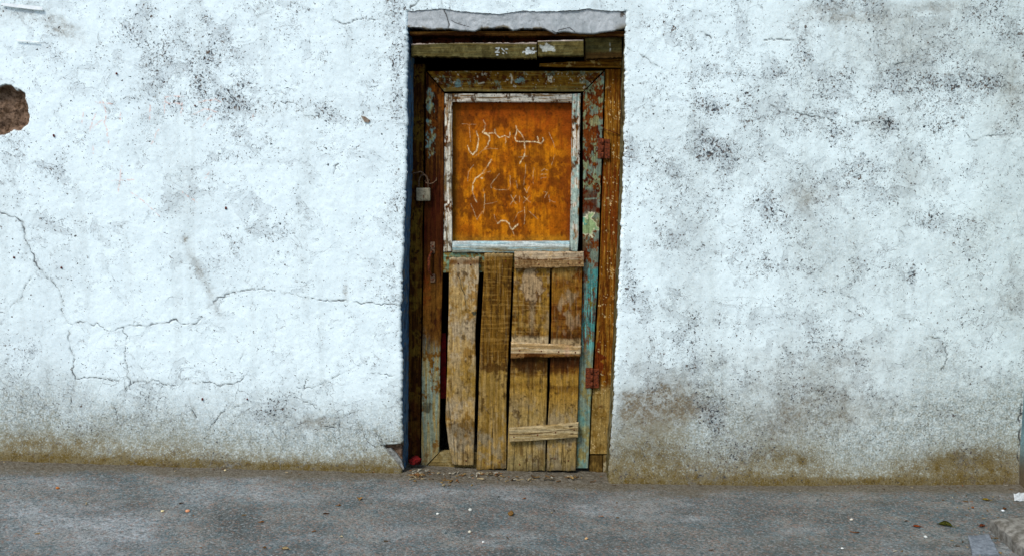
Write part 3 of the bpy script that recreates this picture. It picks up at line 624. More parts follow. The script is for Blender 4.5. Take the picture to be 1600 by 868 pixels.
def c_botrail(px, py):
    c = mix(const(px, (136, 116, 70)), lin((104, 84, 44)), sst(.4, .65, hg(px, py, 1, 1))); return mix(c, lin((150, 134, 92)), sst(.55, .7, bn(px, py, .7, 3)))
def saw(px, py, s=1): return sst(.56, .66, fbm(px * .03 + s * 9, py * .5, 3, s))                   # cross-grain saw marks
def c_p1(px, py):
    c = mix(const(px, (182, 150, 94)), lin((182, 160, 124)), sst(.4, .6, bn(px, py, .5, 1))); c = mix(c, lin((144, 104, 38)), .85 * sst(.48, .64, bn(px, py, .7, 2)))
    c = mix(c, lin((158, 124, 48)), .6 * sst(545, 580, py) * sst(640, 610, py)); c = mix(c, lin((96, 70, 30)), .8 * sst(.38, .62, blob(px, py, 722, 672, 34, 26) * (.45 + bn(px, py, .8, 3))))
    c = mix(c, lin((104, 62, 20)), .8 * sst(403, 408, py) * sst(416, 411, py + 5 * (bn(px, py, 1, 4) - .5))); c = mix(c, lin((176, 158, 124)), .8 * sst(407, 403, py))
    c = mix(c, lin((48, 42, 30)), strokes(px, py, [wiggle([(714, 425, .5), (719, 436, .8), (721, 450, .7), (727, 462, .6), (728, 485, .4)], .5, 5, 3), [(699, 620, .5), (708, 680, .7), (712, 724, .7)], [(727, 424, .4), (730, 430, .4)]], .7))
    c = mix(c, lin((64, 70, 58)), sst(.5, .7, blob(px, py, 741, 490, 4, 5))); return mix(c, lin((150, 132, 92)), .6 * sst(685, 715, py))
def c_p2(px, py):
    up = sst(590, 560, py + 24 * (bn(px, py, .6, 3) - .5))
    c = mix(const(px, (164, 132, 72)), lin((142, 110, 46)), sst(.4, .62, vg(px, py, .8, 1))); u = mix(const(px, (122, 86, 28)), lin((84, 54, 14)), sst(.42, .62, vg(px, py, .9, 4)))
    c = mix(c, u, up); c = mix(c, lin((168, 128, 62)), .45 * saw(px, py, 2) * up); c = mix(c, lin((170, 144, 96)), .8 * sst(403, 397, py))
    c = mix(c, lin((80, 50, 16)), .8 * sst(.4, .6, blob(px, py, 772, 574, 26, 9) * (.5 + bn(px, py, .9, 5)))); c = mix(c, lin((98, 76, 36)), .7 * sst(.4, .6, blob(px, py, 757, 678, 16, 18) * (.5 + bn(px, py, .8, 6))))
    c = mix(c, lin((120, 88, 30)), .5 * sst(600, 630, py) * sst(690, 660, py) * sst(.5, .6, bn(px, py, .6, 1)))
    return mix(c, lin((56, 44, 26)), strokes(px, py, [wiggle([(771, 636, .4), (770, 670, .7), (768, 732, .9)], .4, 8, 4), [(753, 712, .5), (751, 731, .6)], [(782, 712, .4), (785, 730, .5)]], .7))
def c_p3(px, py):
    c = mix(const(px, (150, 112, 44)), lin((110, 72, 20)), sst(.42, .62, bn(px, py, .6, 1))); c = mix(c, lin((176, 142, 82)), .55 * saw(px, py, 3))
    pat = sst(.42, .50, blob(px, py, 832, 446, 20, 30) + .35 * (bn(px, py, .8, 4) - .5)); ring_ = pat * sst(.58, .50, blob(px, py, 832, 446, 20, 30) + .35 * (bn(px, py, .8, 4) - .5))
    c = mix(c, lin((178, 150, 112)), pat * .85); c = mix(c, lin((78, 46, 14)), ring_ * .85)
    c = mix(c, lin((172, 148, 110)), .8 * blob(px, py, 831, 490, 4, 30)); c = mix(c, lin((190, 168, 128)), .9 * sst(522, 528, py + 5 * (bn(px, py, .8, 2) - .5)) * sst(545, 540, py))
    dk = sst(.3, .55, blob(px, py, 828, 570, 32, 15) * (.45 + bn(px, py, .7, 5))); c = mix(c, lin((70, 42, 12)), dk * .9)
    c = mix(c, lin((166, 128, 54)), sst(583, 592, py)); c = mix(c, lin((124, 88, 30)), .6 * sst(592, 600, py) * sst(608, 602, py + 8 * (bn(px, py, 1, 6) - .5)))
    c = mix(c, lin((160, 136, 84)), .85 * sst(610, 660, py)); c = mix(c, lin((140, 108, 42)), .5 * sst(.52, .64, bn(px, py, .7, 7)) * sst(590, 620, py)); c = mix(c, lin((138, 124, 82)), .6 * sst(695, 725, py))
    return mix(c, lin((54, 42, 24)), strokes(px, py, [[(826, 632, .3), (825, 668, .5)], [(805, 690, .4), (802, 735, .8)], [(824, 690, .4), (822, 732, .5)], [(841, 717, 1.6), (841, 737, 2.0)], [(832, 716, .4), (832, 732, .6)]], .7))
def c_p4(px, py):
    c = mix(const(px, (136, 92, 28)), lin((100, 54, 12)), sst(.36, .6, bn(px, py, .5, 2))); c = mix(c, lin((164, 130, 68)), sst(445, 425, py) * .7 * sst(.35, .6, bn(px, py, .7, 6))); c = mix(c, lin((160, 110, 46)), .4 * saw(px, py, 4))
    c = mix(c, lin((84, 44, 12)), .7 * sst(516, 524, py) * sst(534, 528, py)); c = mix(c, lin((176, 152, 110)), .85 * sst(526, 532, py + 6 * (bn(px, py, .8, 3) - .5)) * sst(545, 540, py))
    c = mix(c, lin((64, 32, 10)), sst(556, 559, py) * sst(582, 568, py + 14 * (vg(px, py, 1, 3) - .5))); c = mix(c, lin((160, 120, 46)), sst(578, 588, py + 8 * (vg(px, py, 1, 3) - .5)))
    c = mix(c, lin((112, 76, 24)), .75 * sst(600, 604, py) * sst(618, 606, py + 12 * (vg(px, py, 1, 5) - .5))); c = mix(c, lin((160, 134, 80)), .85 * sst(612, 655, py)); c = mix(c, lin((138, 122, 80)), .6 * sst(695, 725, py))
    return mix(c, lin((54, 42, 24)), strokes(px, py, [[(880, 690, .4), (876, 733, .7)], [(861, 715, .4), (859, 732, .6)], [(862, 715, .7), (870, 712, .7)]], .7))
def weather(cf, s):
    def f(px, py):
        c = cf(px, py)
        gq = sst(.46, .66, bn(px, py, .5, s)) * sst(575, 680, py); c = mix(c, lin((146, 132, 104)), .7 * gq)
        c = mix(c, lin((168, 146, 112)), .6 * sst(.55, .72, bn(px, py, .4, s + 6)) * sst(560, 470, py) * (s != 2))
        c = mix(c, lin((84, 58, 20)), .65 * sst(.56, .72, vg(px, py, .7, s + 2)) * sst(.45, .6, bn(px, py, .35, s + 1)))
        c = mix(c, lin((60, 38, 14)), .7 * sst(.60, .72, bn(px, py, .9, s + 3)) * sst(.45, .6, bn(px, py, .25, s + 4)))
        c = mix(c, lin((170, 148, 106)), .22 * sst(.62, .74, vg(px, py, 1.3, s + 5)))
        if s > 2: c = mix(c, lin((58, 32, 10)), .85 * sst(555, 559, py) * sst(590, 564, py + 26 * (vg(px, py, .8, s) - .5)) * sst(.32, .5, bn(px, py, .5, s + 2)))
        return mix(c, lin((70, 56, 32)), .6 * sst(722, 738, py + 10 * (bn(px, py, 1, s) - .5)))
    return f
def c_b1(px, py):
    c = mix(const(px, (192, 168, 134)), lin((150, 118, 76)), sst(403, 408, py + 4 * (hg(px, py, 1, 1) - .5))); c = mix(c, lin((94, 56, 22)), .9 * strokes(px, py, [wiggle([(805, 402, 1), (820, 406, 1.2), (850, 406, 1), (880, 404, 1.2), (911, 402, .8)], .7, 6, 1)], 1) + .6 * sst(.56, .66, bn(px, py, 1.3, 2)))
    return mix(c, lin((184, 152, 106)), sst(.6, .7, bn(px, py, 1.5, 4)) * .8)
def c_b2(px, py):
    c = mix(const(px, (200, 176, 136)), lin((172, 140, 92)), sst(.45, .6, hg(px, py, 1, 1))); lo = sst(549, 553, py + 5 * (hg(px, py, .8, 2) - .5) - (px - 800) * .02)
    c = mix(c, lin((122, 80, 30)), lo * .9); c = mix(c, lin((82, 46, 14)), lo * sst(.5, .62, bn(px, py, 1, 3))); return mix(c, lin((206, 160, 130)), .6 * blob(px, py, 886, 548, 4, 6))
def c_b3(px, py):
    c = mix(const(px, (184, 164, 122)), lin((156, 132, 86)), sst(.42, .62, hg(px, py, 1, 1))); return mix(c, lin((80, 54, 26)), strokes(px, py, [wiggle([(796, 678, .8), (830, 677, .9), (860, 674, .7), (885, 671, .8), (903, 669, .8)], .5, 7, 2), [(890, 666, 1.3), (894, 665, 1.3)], [(892, 677, 1.4), (895, 677, 1.4)]], .8))

# ------------------------------------------------------------------ the door leaf
leaf_base = at(790, 737, JY)
door = empty('door', leaf_base)
tag(door, 'battered wooden door with orange panel above and patched planks below', 'door')
DY = .132; th = .036
slab('stile', door, [(665.5, 112), (664, 250), (662, 420), (659.5, 560), (658, 735)], [(694, 145), (694, 250), (692, 420), (688, 560), (686.5, 706)], DY, th, M_WV, c_lstile, seed=1)['label'] = 'left stile with red-brown and grey-green paint'
slab('stile', door, [(911.5, 144), (911.5, 250), (911, 400), (909, 500), (905.5, 560), (900, 731)], [(944.5, 112), (940, 250), (933.5, 440), (927, 560), (923.5, 620), (919, 731)], DY, th, M_WV, c_rstile, seed=2)['label'] = 'right stile with peeling turquoise paint'
slab('top_rail', door, [(667, 111), (694, 143)], [(943, 111), (911.5, 143)], DY + .0015, th, M_WH, c_top_rail, grain='h', seed=3)
slab('middle_rail', door, [(682, 409), (693, 395), (692, 426)][1:], [(910, 395), (909, 424)], DY + .004, th - .006, M_WH, c_midrail, grain='h', seed=4)
slab('bottom_rail', door, [(687, 706), (660, 735.5)], [(899, 706), (900, 734)], DY + .003, th, M_WH, c_botrail, grain='h', seed=5)
# glazing beads and the rusty sheet
slab('bead', door, [(694, 146), (692.5, 394)], [(706.5, 147), (706.5, 393)], DY + .006, .03, M_WV, lambda a, b: c_bead(a, b, .15), rnd=.004, seed=6)
slab('bead', door, [(894.5, 147), (891, 376), (890, 392)], [(907.5, 146), (904, 376), (902.5, 394)], DY + .006, .03, M_WV, lambda a, b: c_bead(a, b, .8, seed=3), rnd=.004, seed=7)
slab('bead', door, [(706.8, 146.5), (706.8, 160)], [(894.2, 146.5), (894.2, 160)], DY + .007, .03, M_WH, lambda a, b: c_bead(a, b, .1, True, 2), rnd=.004, grain='h', seed=8)
slab('bead', door, [(706.8, 377.5), (706.8, 394.5)], [(890.5, 377.5), (890, 394.5)], DY + .001, .03, M_WH, c_sill, rnd=.004, grain='h', seed=9, yfun=lambda px, py: -.008 * sst(378, 386, py))['label'] = 'pale weathered lower bead'
K = 1 / 3.615
def S(*p, w=.75): return [(700 + x * K, 150 + y * K, w) for x, y in p]
wr_ = [S((200, 138), (212, 160), (208, 185), (195, 205), (215, 215), (232, 225), (235, 250), (225, 280), (205, 298), w=1.0), S((160, 200), (172, 235), (170, 270), (160, 310), (140, 332), (118, 305), (110, 280), w=1.0), S((80, 158), (160, 160), w=.4), S((120, 165), (128, 260), w=.55),
    S((195, 205), (230, 212), (262, 210), (265, 190), (268, 212), (290, 235), (320, 225), (345, 235), (350, 205), w=.95), S((325, 235), (325, 280), w=.7), S((385, 170), (388, 200), (378, 235), (385, 255), (430, 258), (480, 258), (510, 262), (525, 270), (540, 250), (535, 235), w=.9), S((505, 230), (512, 255), w=1.1),
    S((388, 185), (415, 215), (430, 245), (435, 300), (428, 345), (405, 382), w=.95), S((400, 345), (450, 340), w=.45), S((245, 360), (225, 395), (190, 440), (155, 465), (140, 500), (138, 540), (150, 575), (162, 600), w=1.0), S((190, 440), (240, 425), w=.45), S((200, 525), (207, 580), (205, 630), (198, 665), w=.7),
    S((165, 695), (195, 650), w=.5), S((210, 610), (250, 605), (280, 595), w=.45), S((440, 385), (438, 430), (430, 480), (425, 505), w=.6), S((485, 405), (480, 450), (482, 500), w=.6), S((290, 440), (265, 470), (240, 500), (245, 520), (290, 530), (340, 530), (352, 510), (350, 450), w=.65), S((385, 480), (392, 520), w=.65),
    S((355, 560), (385, 610), w=.6), S((385, 562), (352, 612), w=.6), S((403, 565), (403, 600), w=.6), S((430, 570), (465, 600), w=.6), S((462, 565), (425, 605), w=.6), S((430, 520), (445, 545), (462, 510), w=.7), S((262, 670), (268, 700), (280, 720), w=.5), S((280, 720), (300, 705), (325, 705), (345, 720), (362, 755), (398, 722), w=1.15),
    S((362, 755), (375, 790), w=.5), S((432, 630), (435, 680), (430, 725), w=.75), S((370, 710), (395, 660), (425, 648), w=.4), S((455, 650), (505, 695), w=.55), S((525, 425), (545, 412), (562, 420), w=.55), S((520, 445), (560, 440), w=.5), S((525, 465), (555, 460), w=.5), S((570, 205), (590, 250), (602, 290), w=.5),
    S((605, 330), (585, 390), w=.5), S((110, 480), (115, 430), (145, 390), w=.55), S((130, 610), (150, 660), (165, 700), w=.45), S((540, 540), (560, 545), (545, 575), w=.45), S((570, 585), (605, 600), w=.4), S((155, 340), (200, 305), (240, 295), (280, 300), w=.45), S((187, 464), (195, 464), w=1.7), S((570, 560), (575, 600), w=.4)]
bold = [s_[0][2] >= .85 for s_ in wr_]; wr_ = [wiggle(s_, .55, 3, k) for k, s_ in enumerate(wr_)]
def c_panel(px, py):
    c = mix(const(px, (188, 112, 11)), lin((158, 84, 7)), sst(.4, .65, bn(px, py, .45, 1))); c = mix(c, lin((136, 58, 9)), .9 * sst(240, 170, py + 40 * (bn(px, py, .4, 3) - .5)))  # red tint at the top, deepened by painted shade of the frame
    c = mix(c, lin((96, 44, 6)), .75 * sst(.48, .66, bn(px, py, .45, 4))); c = mix(c, lin((92, 62, 12)), .6 * sst(732, 708, px + 16 * (bn(px, py, .5, 5) - .5))); c = mix(c, lin((150, 112, 34)), .5 * sst(362, 376, py))  # random dark blotches; left side darkened as painted frame shade
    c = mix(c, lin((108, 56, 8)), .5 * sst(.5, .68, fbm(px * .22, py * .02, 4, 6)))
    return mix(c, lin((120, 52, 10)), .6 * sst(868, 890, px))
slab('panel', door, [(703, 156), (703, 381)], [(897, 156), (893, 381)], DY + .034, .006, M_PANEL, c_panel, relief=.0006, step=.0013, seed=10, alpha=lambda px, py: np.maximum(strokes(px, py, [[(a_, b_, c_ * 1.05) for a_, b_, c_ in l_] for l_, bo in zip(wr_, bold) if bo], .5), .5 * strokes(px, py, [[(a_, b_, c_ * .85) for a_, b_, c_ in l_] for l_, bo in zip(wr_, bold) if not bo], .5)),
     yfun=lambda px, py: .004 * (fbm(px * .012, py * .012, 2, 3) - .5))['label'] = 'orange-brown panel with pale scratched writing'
# planks and battens nailed over the lower half
rag = lambda s, a: (lambda px: a * (fbm(px * .35 + s, px * 0 + s, 3, s) - .5) * 2)
PYF = DY - .018
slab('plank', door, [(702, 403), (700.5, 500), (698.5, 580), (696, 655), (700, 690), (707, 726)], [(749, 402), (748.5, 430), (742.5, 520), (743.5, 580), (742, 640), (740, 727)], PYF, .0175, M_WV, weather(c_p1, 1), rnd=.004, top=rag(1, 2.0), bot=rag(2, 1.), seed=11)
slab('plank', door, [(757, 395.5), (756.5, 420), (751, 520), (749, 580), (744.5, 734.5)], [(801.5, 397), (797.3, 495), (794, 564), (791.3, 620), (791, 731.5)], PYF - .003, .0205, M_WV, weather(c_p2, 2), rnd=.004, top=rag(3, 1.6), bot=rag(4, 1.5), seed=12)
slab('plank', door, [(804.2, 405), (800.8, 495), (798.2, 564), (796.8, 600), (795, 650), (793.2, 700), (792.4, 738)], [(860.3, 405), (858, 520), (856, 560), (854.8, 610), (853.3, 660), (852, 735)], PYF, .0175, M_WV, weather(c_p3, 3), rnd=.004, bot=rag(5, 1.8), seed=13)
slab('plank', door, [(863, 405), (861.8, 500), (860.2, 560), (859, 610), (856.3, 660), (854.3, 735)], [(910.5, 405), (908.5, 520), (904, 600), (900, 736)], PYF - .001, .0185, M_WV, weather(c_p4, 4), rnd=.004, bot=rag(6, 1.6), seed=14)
BY = PYF - .020
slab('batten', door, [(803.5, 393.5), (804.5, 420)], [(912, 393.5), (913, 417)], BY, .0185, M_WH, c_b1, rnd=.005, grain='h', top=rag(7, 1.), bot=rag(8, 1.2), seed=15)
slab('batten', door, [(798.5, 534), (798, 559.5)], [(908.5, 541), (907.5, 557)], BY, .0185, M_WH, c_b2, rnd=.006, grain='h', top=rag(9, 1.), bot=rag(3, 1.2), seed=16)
slab('batten', door, [(795.5, 669), (796, 690.5)], [(904, 660.5), (903.5, 683)], BY, .0185, M_WH, c_b3, rnd=.004, grain='h', seed=17)
for (x, y) in [(716, 412), (735, 413), (770, 406), (790, 408), (728, 719), (757, 722), (780, 721), (806, 412), (842, 413), (888, 412), (905, 411), (812, 547), (846, 548), (873, 549), (899, 550), (803, 682), (840, 679), (868, 675), (897, 671), (812, 725), (867, 716), (888, 719)]:
    yb_ = BY if any(a_ < y < b_ for a_, b_ in ((394, 420), (534, 560), (660, 690))) and x > 800 else PYF - .002
    bm = bmesh.new(); bmesh.ops.create_uvsphere(bm, u_segments=8, v_segments=5, radius=.0034, matrix=Matrix.Translation(Vector(at(x, y, yb_))) @ Matrix.Diagonal((1, .5, 1, 1))); bm_obj('nail', bm, M_RUST, door, True)
# hinges
def hinge(quad, pin_x, dx):
    (x0, y0, x1, y1) = quad; bm = bmesh.new(); c0 = at(x0, y1, DY - .004); c1 = at(x1, y0, DY - .004); xp = float(at(pin_x, (y0 + y1) / 2, DY)[0])
    zc = (c0[2] + c1[2]) / 2; hz = c1[2] - c0[2]
    add_box(bm, ((c0[0] + xp) / 2 - .001, DY - .002, zc), (xp - c0[0], .003, hz), bevel=.001, seg=1)
    add_box(bm, ((c1[0] + xp) / 2 + .001, DY - .0005, zc - .002), (c1[0] - xp, .003, hz * .94), bevel=.001, seg=1)
    h_ = bm_obj('hinge', bm, M_RUST, door)
    bm = bmesh.new()
    for k in range(3):
        z0 = c0[2] + hz * (k + .04) / 3; z1 = c0[2] + hz * (k + .96) / 3; add_tube(bm, [(xp, DY - .006, z0), (xp, DY - .006, z1)], .0055, 10)
    bm_obj('knuckle', bm, M_RUST, h_, True)
    for k in range(4):
        sx = c0[0] + (xp - c0[0]) * .4 if k < 2 else c1[0] - (c1[0] - xp) * .4; zz_ = zc + (hz * .3 if k % 2 else -hz * .3); bm = bmesh.new()
        bmesh.ops.create_uvsphere(bm, u_segments=8, v_segments=5, radius=.0032, matrix=Matrix.Translation((float(sx), DY - .0035, float(zz_))) @ Matrix.Diagonal((1, .5, 1, 1)))
        bm_obj('screw', bm, M_RUST, h_, True)
hinge((934.5, 216, 953, 248), 941.5, 0); hinge((915, 574, 936, 606), 924.5, 0)
# pull handle on the left stile
hp = lambda x, y, d: at(x, y, DY - d)
bm = bmesh.new(); add_tube(bm, [hp(676, 392, .004), hp(673, 396, .014), hp(670.5, 402, .022), hp(670, 412, .025), hp(670.5, 422, .022), hp(673, 428, .014), hp(675.5, 431, .004)], [.004, .0045, .0055, .006, .0055, .0045, .004], 10)
hd_ = bm_obj('handle', bm, M_RUST, door, True)
for (xa, ya, xb, yb) in [(672.5, 378, 679.5, 396), (672.5, 428, 680, 441)]:
    bm = bmesh.new(); a_, b_ = hp(xa, yb, .003), hp(xb, ya, .003); add_box(bm, (a_ + b_) / 2, (b_[0] - a_[0], .003, b_[2] - a_[2]), bevel=.0012, seg=2); bm_obj('mounting_plate', bm, M_IRON, hd_, True)
for (x, y) in [(676, 385), (676.5, 436)]:
    bm = bmesh.new(); bmesh.ops.create_uvsphere(bm, u_segments=8, v_segments=6, radius=.004, matrix=Matrix.Translation(Vector(hp(x, y, .005))) @ Matrix.Diagonal((1, .5, 1, 1)))
    bm_obj('screw', bm, M_RUST, hd_, True)
# keep plate: the eye on the stile that the padlock passes through
bm = bmesh.new(); e0 = hp(665, 288, .004); e1 = hp(681, 282, .006)
add_tube(bm, [hp(682.5, 277, -.004), hp(681.5, 282, .008), hp(677, 286, .016), hp(671, 287.5, .020), hp(666, 286, .018), hp(664, 282.5, .012), hp(666, 280, .009), hp(671, 282, .016)], .0028, 8)
bm_obj('hasp_staple', bm, M_IRON, door, True)

# ------------------------------------------------------------------ door frame
frame = empty('timber_doorway', at(790, 742, JY))
tag(frame, 'worn brown timber frame set in the wall opening around the door', 'door frame')
slab('jamb', frame, [(644, 100), (643, 250), (640, 400), (638, 560), (637, 736)], [(663.5, 100), (662, 250), (660, 420), (657.5, 560), (656, 736)], JY, .07, M_WV, c_ljamb, seed=21)['label'] = 'dark left jamb'
slab('jamb', frame, [(946.5, 108), (942.5, 250), (936, 440), (929.5, 560), (925.5, 620), (921.5, 709)], [(971, 108), (969, 250), (962.5, 440), (957, 560), (953, 640), (948.5, 709)], JY - .002, .07, M_WV, c_rjamb, seed=22)['label'] = 'orange-brown right jamb, tan at the foot'
slab('foot_block', frame, [(921.5, 710.5), (920, 748)], [(942, 710.5), (942, 748)], JY + .003, .06, M_WV, lambda a, b: mix(const(a, (124, 98, 48)), lin((92, 70, 32)), sst(.4, .6, bn(a, b, 1, 2))), seed=23)
slab('foot_block', frame, [(943, 711), (942.5, 748)], [(948, 711), (947, 748)], JY - .002, .06, M_WV, lambda a, b: mix(const(a, (176, 164, 130)), lin((112, 92, 52)), sst(.4, .6, bn(a, b, 1, 4))), seed=24)
slab('head_board', frame, [(843, 99.5), (843, 104)], [(972, 91), (972, 106.5)], JY - .02, .06, M_WH, lambda a, b: mix(mix(const(a, (150, 106, 34)), lin((98, 58, 16)), sst(.4, .62, hg(a, b, 1, 3))), lin((188, 158, 96)), sst(.6, .7, bn(a, b, 1.2, 2))), grain='h', seed=25)
bm = bmesh.new(); add_tube(bm, [at(942, 199, JY - .006), at(947, 203, JY - .012), at(953, 204, JY - .012), at(960, 207, JY - .01), at(968, 211, JY - .004)], .0016, 6); bm_obj('wire', bm, M_RUST, frame, True)
bm = bmesh.new(); add_tube(bm, [at(643.5, 258, JY - .002), at(642, 266, JY - .014), at(645, 271, JY - .024), at(651, 270, JY - .028), at(657, 268, JY - .028), at(661, 270, JY - .022), at(662, 276, JY - .024)], .0032, 8); bm_obj('hasp_ring', bm, M_IRON, frame, True)
# head: grey boards, dark timber behind, grey cement lintel
def c_olive(px, py, s=0):
    c = mix(const(px, (104, 96, 58)), lin((78, 70, 38)), sst(.4, .62, bn(px, py, .6, 1 + s))); c = mix(c, lin((112, 96, 50)), .6 * sst(.5, .65, hg(px, py, 1, 2 + s)))
    return c
def c_bA(px, py):
    c = mix(c_olive(px, py), lin((190, 172, 160)), sst(2.5, 0, py - np.interp(px, [642, 690, 730, 838], [69, 66.5, 66, 67.5])) * .9)
    w_ = sst(.5, .62, blob(px, py, 828, 80, 14, 6) * (.45 + bn(px, py, 1.5, 3))) + strokes(px, py, [[(775, 76, .8), (780, 75, .8), (778, 79, .8), (774, 82, .8), (780, 82, .7)], [(784, 76, .7), (788, 80, .7)], [(785, 83, .6), (787, 84, .6)], [(790, 77, .7), (793, 77, .7)], [(776, 86, .9), (778, 86, .9)], [(791, 82, .6), (792, 83, .6)]], .8)
    return mix(c, lin((206, 212, 208)), w_)
def c_bB(px, py):
    c = mix(c_olive(px, py, 3), lin((196, 182, 172)), sst(2, 0, py - np.interp(px, [840, 912], [64, 62.5])) * .9); return mix(c, lin((176, 180, 170)), sst(.42, .55, blob(px, py, 856, 76, 17, 7) * (.45 + bn(px, py, 1.2, 5))) * .9)
def c_bC(px, py):
    c = mix(c_olive(px, py, 5), lin((84, 62, 30)), sst(80, 84, py + 4 * (bn(px, py, .7, 3) - .5))); return mix(c, lin((190, 190, 178)), strokes(px, py, [[(953, 68, .8), (953, 72, .6)], [(954, 76, 1), (953, 80, .8)]], .7))
slab('head_slat', frame, [(642, 68), (642.5, 88.5)], [(839, 66.5), (839, 92)], .035, .05, M_WH, c_bA, rnd=.004, grain='h', top=rag(4, 1.), bot=rag(6, 1.5), seed=26)['label'] = 'long olive-grey slat with white paint marks'
slab('head_slat', frame, [(840.5, 63.5), (840.5, 88)], [(912, 62), (912.5, 88)], .022, .05, M_WH, c_bB, rnd=.005, grain='h', bot=rag(7, 1.), seed=27)['label'] = 'short olive-grey slat with grey smear'
slab('head_slat', frame, [(914.5, 59), (914.5, 92)], [(972, 58), (972, 90)], .07, .05, M_WH, c_bC, rnd=.003, grain='h', bot=rag(5, 2.), seed=28)['label'] = 'recessed olive slat at the right'
slab('head_timber', frame, [(640, 49), (640, 55)], [(976, 49), (976, 57)], .03, .09, M_WH, lambda a, b: mix(const(a, (126, 84, 34)), lin((70, 38, 14)), sst(.4, .6, hg(a, b, 1, 1))), rnd=.002, grain='h', bot=rag(8, 1.), seed=29)
slab('head_timber', frame, [(640, 54), (640, 70)], [(976, 54), (976, 70)], .125, .05, M_WH, lambda a, b: mix(const(a, (88, 44, 26)), lin((46, 22, 12)), sst(.4, .6, bn(a, b, .4, 1))), rnd=.002, grain='h', seed=30)
def lintel_bot(px):
    b = np.interp(px, [640, 655, 668, 685, 700, 720, 742, 752, 765, 780, 786, 797, 802, 815, 850, 862, 868, 880, 905, 925, 945, 960, 978], [43, 43, 46, 46, 45, 48, 49, 45, 44, 44, 42.5, 45, 48, 45, 45, 50, 52.5, 49, 52, 53, 50, 48, 44]); return b - 47 + 1.2 * (fbm(px * .25, px * 0, 3, 2) - .5)
def lintel_top(px): return _ztp(px) - 17.5 - .5
def c_lintel(px, py):
    c = mix(const(px, (172, 176, 176)), lin((158, 163, 163)), sst(.4, .65, bn(px, py, .35, 1))); c = mix(c, lin((184, 188, 188)), .6 * sst(.55, .65, bn(px, py, .5, 3)))
    c = mix(c, lin((120, 122, 120)), sst(.74, .80, bn(px, py, 2.2, 4)) * .7); c = mix(c, lin((110, 100, 76)), .8 * sst(955, 975, px) * sst(34, 46, py))
    ck = [wiggle([(690, 10, 1.2), (693, 16, 1.2), (697, 24, 1.), (700, 33, 1.), (702, 39, 1.1), (700, 46, 1.2)], .6, 4, 2), wiggle([(705, 32, .4), (715, 37, .5), (735, 42, .3)], .6, 5, 3), wiggle([(872, 45, .5), (890, 42, .5), (898, 46, .5)], .5, 4, 4), wiggle([(862, 45, .4), (878, 48, .4)], .5, 4, 5)]
    c = mix(c, lin((48, 44, 40)), strokes(px, py, ck, .8)); c = mix(c, lin((70, 58, 44)), .9 * sst(.35, .6, blob(px, py, 972, 22, 4, 5)))
    return mix(c, lin((96, 80, 44)), .8 * sst(-3, 0, py - 47 - lintel_bot(px)) * sst(.4, .6, bn(px, py, 1., 6)))
li = slab('lintel', wall, [(636, 17.5), (636, 47)], [(979, 17.5), (979, 47)], .006, .10, M_CEM, c_lintel, rnd=.004, relief=.002, grain='n', seed=31,
     yfun=lambda px, py: .006 * (fbm(px * .06, py * .06, 3, 3) - .5))
# give the lintel its wavy top and broken lower edge
me = li.data; nv = len(me.vertices); co = np.empty(nv * 3, np.float32); me.vertices.foreach_get('co', co); co = co.reshape(-1, 3)
ipx, ipy = proj(co[:, 0], co[:, 1], co[:, 2]); vv = np.clip((ipy - 17.5) / 29.5, 0, 1)
dpy = lintel_bot(ipx) * vv ** 4 + (lintel_top(ipx) + .3) * (1 - vv) ** 4; co[:, 2] -= dpy * .0025; me.vertices.foreach_set('co', co.ravel()); me.update()
li['label'] = 'bare grey cement lintel with a crack'

# ------------------------------------------------------------------ padlock
pb = at(661.5, 314, JY - .03)
pad = empty('padlock', pb); tag(pad, 'small dull metal padlock hanging from the hasp left of the orange panel', 'padlock')
c0, c1 = at(650.5, 314, JY - .03), at(672.5, 293.5, JY - .03); bm = bmesh.new()
add_box(bm, ((c0[0] + c1[0]) / 2, JY - .03, (c0[2] + c1[2]) / 2), (c1[0] - c0[0], .018, c1[2] - c0[2]), rot=None, bevel=.005, seg=3)
bm_obj('body', bm, M_STEEL, pad, True)
bm = bmesh.new(); a_ = at(654.5, 294, JY - .03); b_ = at(669, 294, JY - .03); rr_ = (b_[0] - a_[0]) / 2
add_tube(bm, [a_ - (0, 0, .004), a_ + (0, 0, .018)] + arc((a_ + b_) / 2 + np.array((0, 0, .02)), rr_, .034, 170, 10, 12) + [b_ + (0, 0, .018), b_ - (0, 0, .004)], .0036, 10)
bm_obj('shackle', bm, M_IRON, pad, True)
bm = bmesh.new(); add_box(bm, (float(pb[0]) + .002, JY - .0395, float(pb[2]) + .018), (.006, .002, .012), bevel=.0008, seg=2); bm_obj('keyhole_cover', bm, M_IRON, pad)

# ------------------------------------------------------------------ dark room behind the door
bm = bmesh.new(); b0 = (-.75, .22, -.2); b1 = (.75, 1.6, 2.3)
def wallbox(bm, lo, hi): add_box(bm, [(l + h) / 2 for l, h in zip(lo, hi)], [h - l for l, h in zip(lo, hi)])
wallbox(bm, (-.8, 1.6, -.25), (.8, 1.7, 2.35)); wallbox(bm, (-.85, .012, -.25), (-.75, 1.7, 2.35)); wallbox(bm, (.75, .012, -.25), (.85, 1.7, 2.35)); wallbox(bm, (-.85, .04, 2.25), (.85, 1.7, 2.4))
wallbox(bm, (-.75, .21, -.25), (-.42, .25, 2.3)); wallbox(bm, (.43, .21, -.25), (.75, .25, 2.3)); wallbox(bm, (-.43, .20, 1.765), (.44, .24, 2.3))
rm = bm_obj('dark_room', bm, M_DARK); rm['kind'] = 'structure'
M_REDCLOTH = plain_mat('red_cloth', (124, 22, 20), (76, 12, 10), 60, .9)
bm = bmesh.new(); p0 = at(689, 520, .19); p1 = at(694, 622, .19)
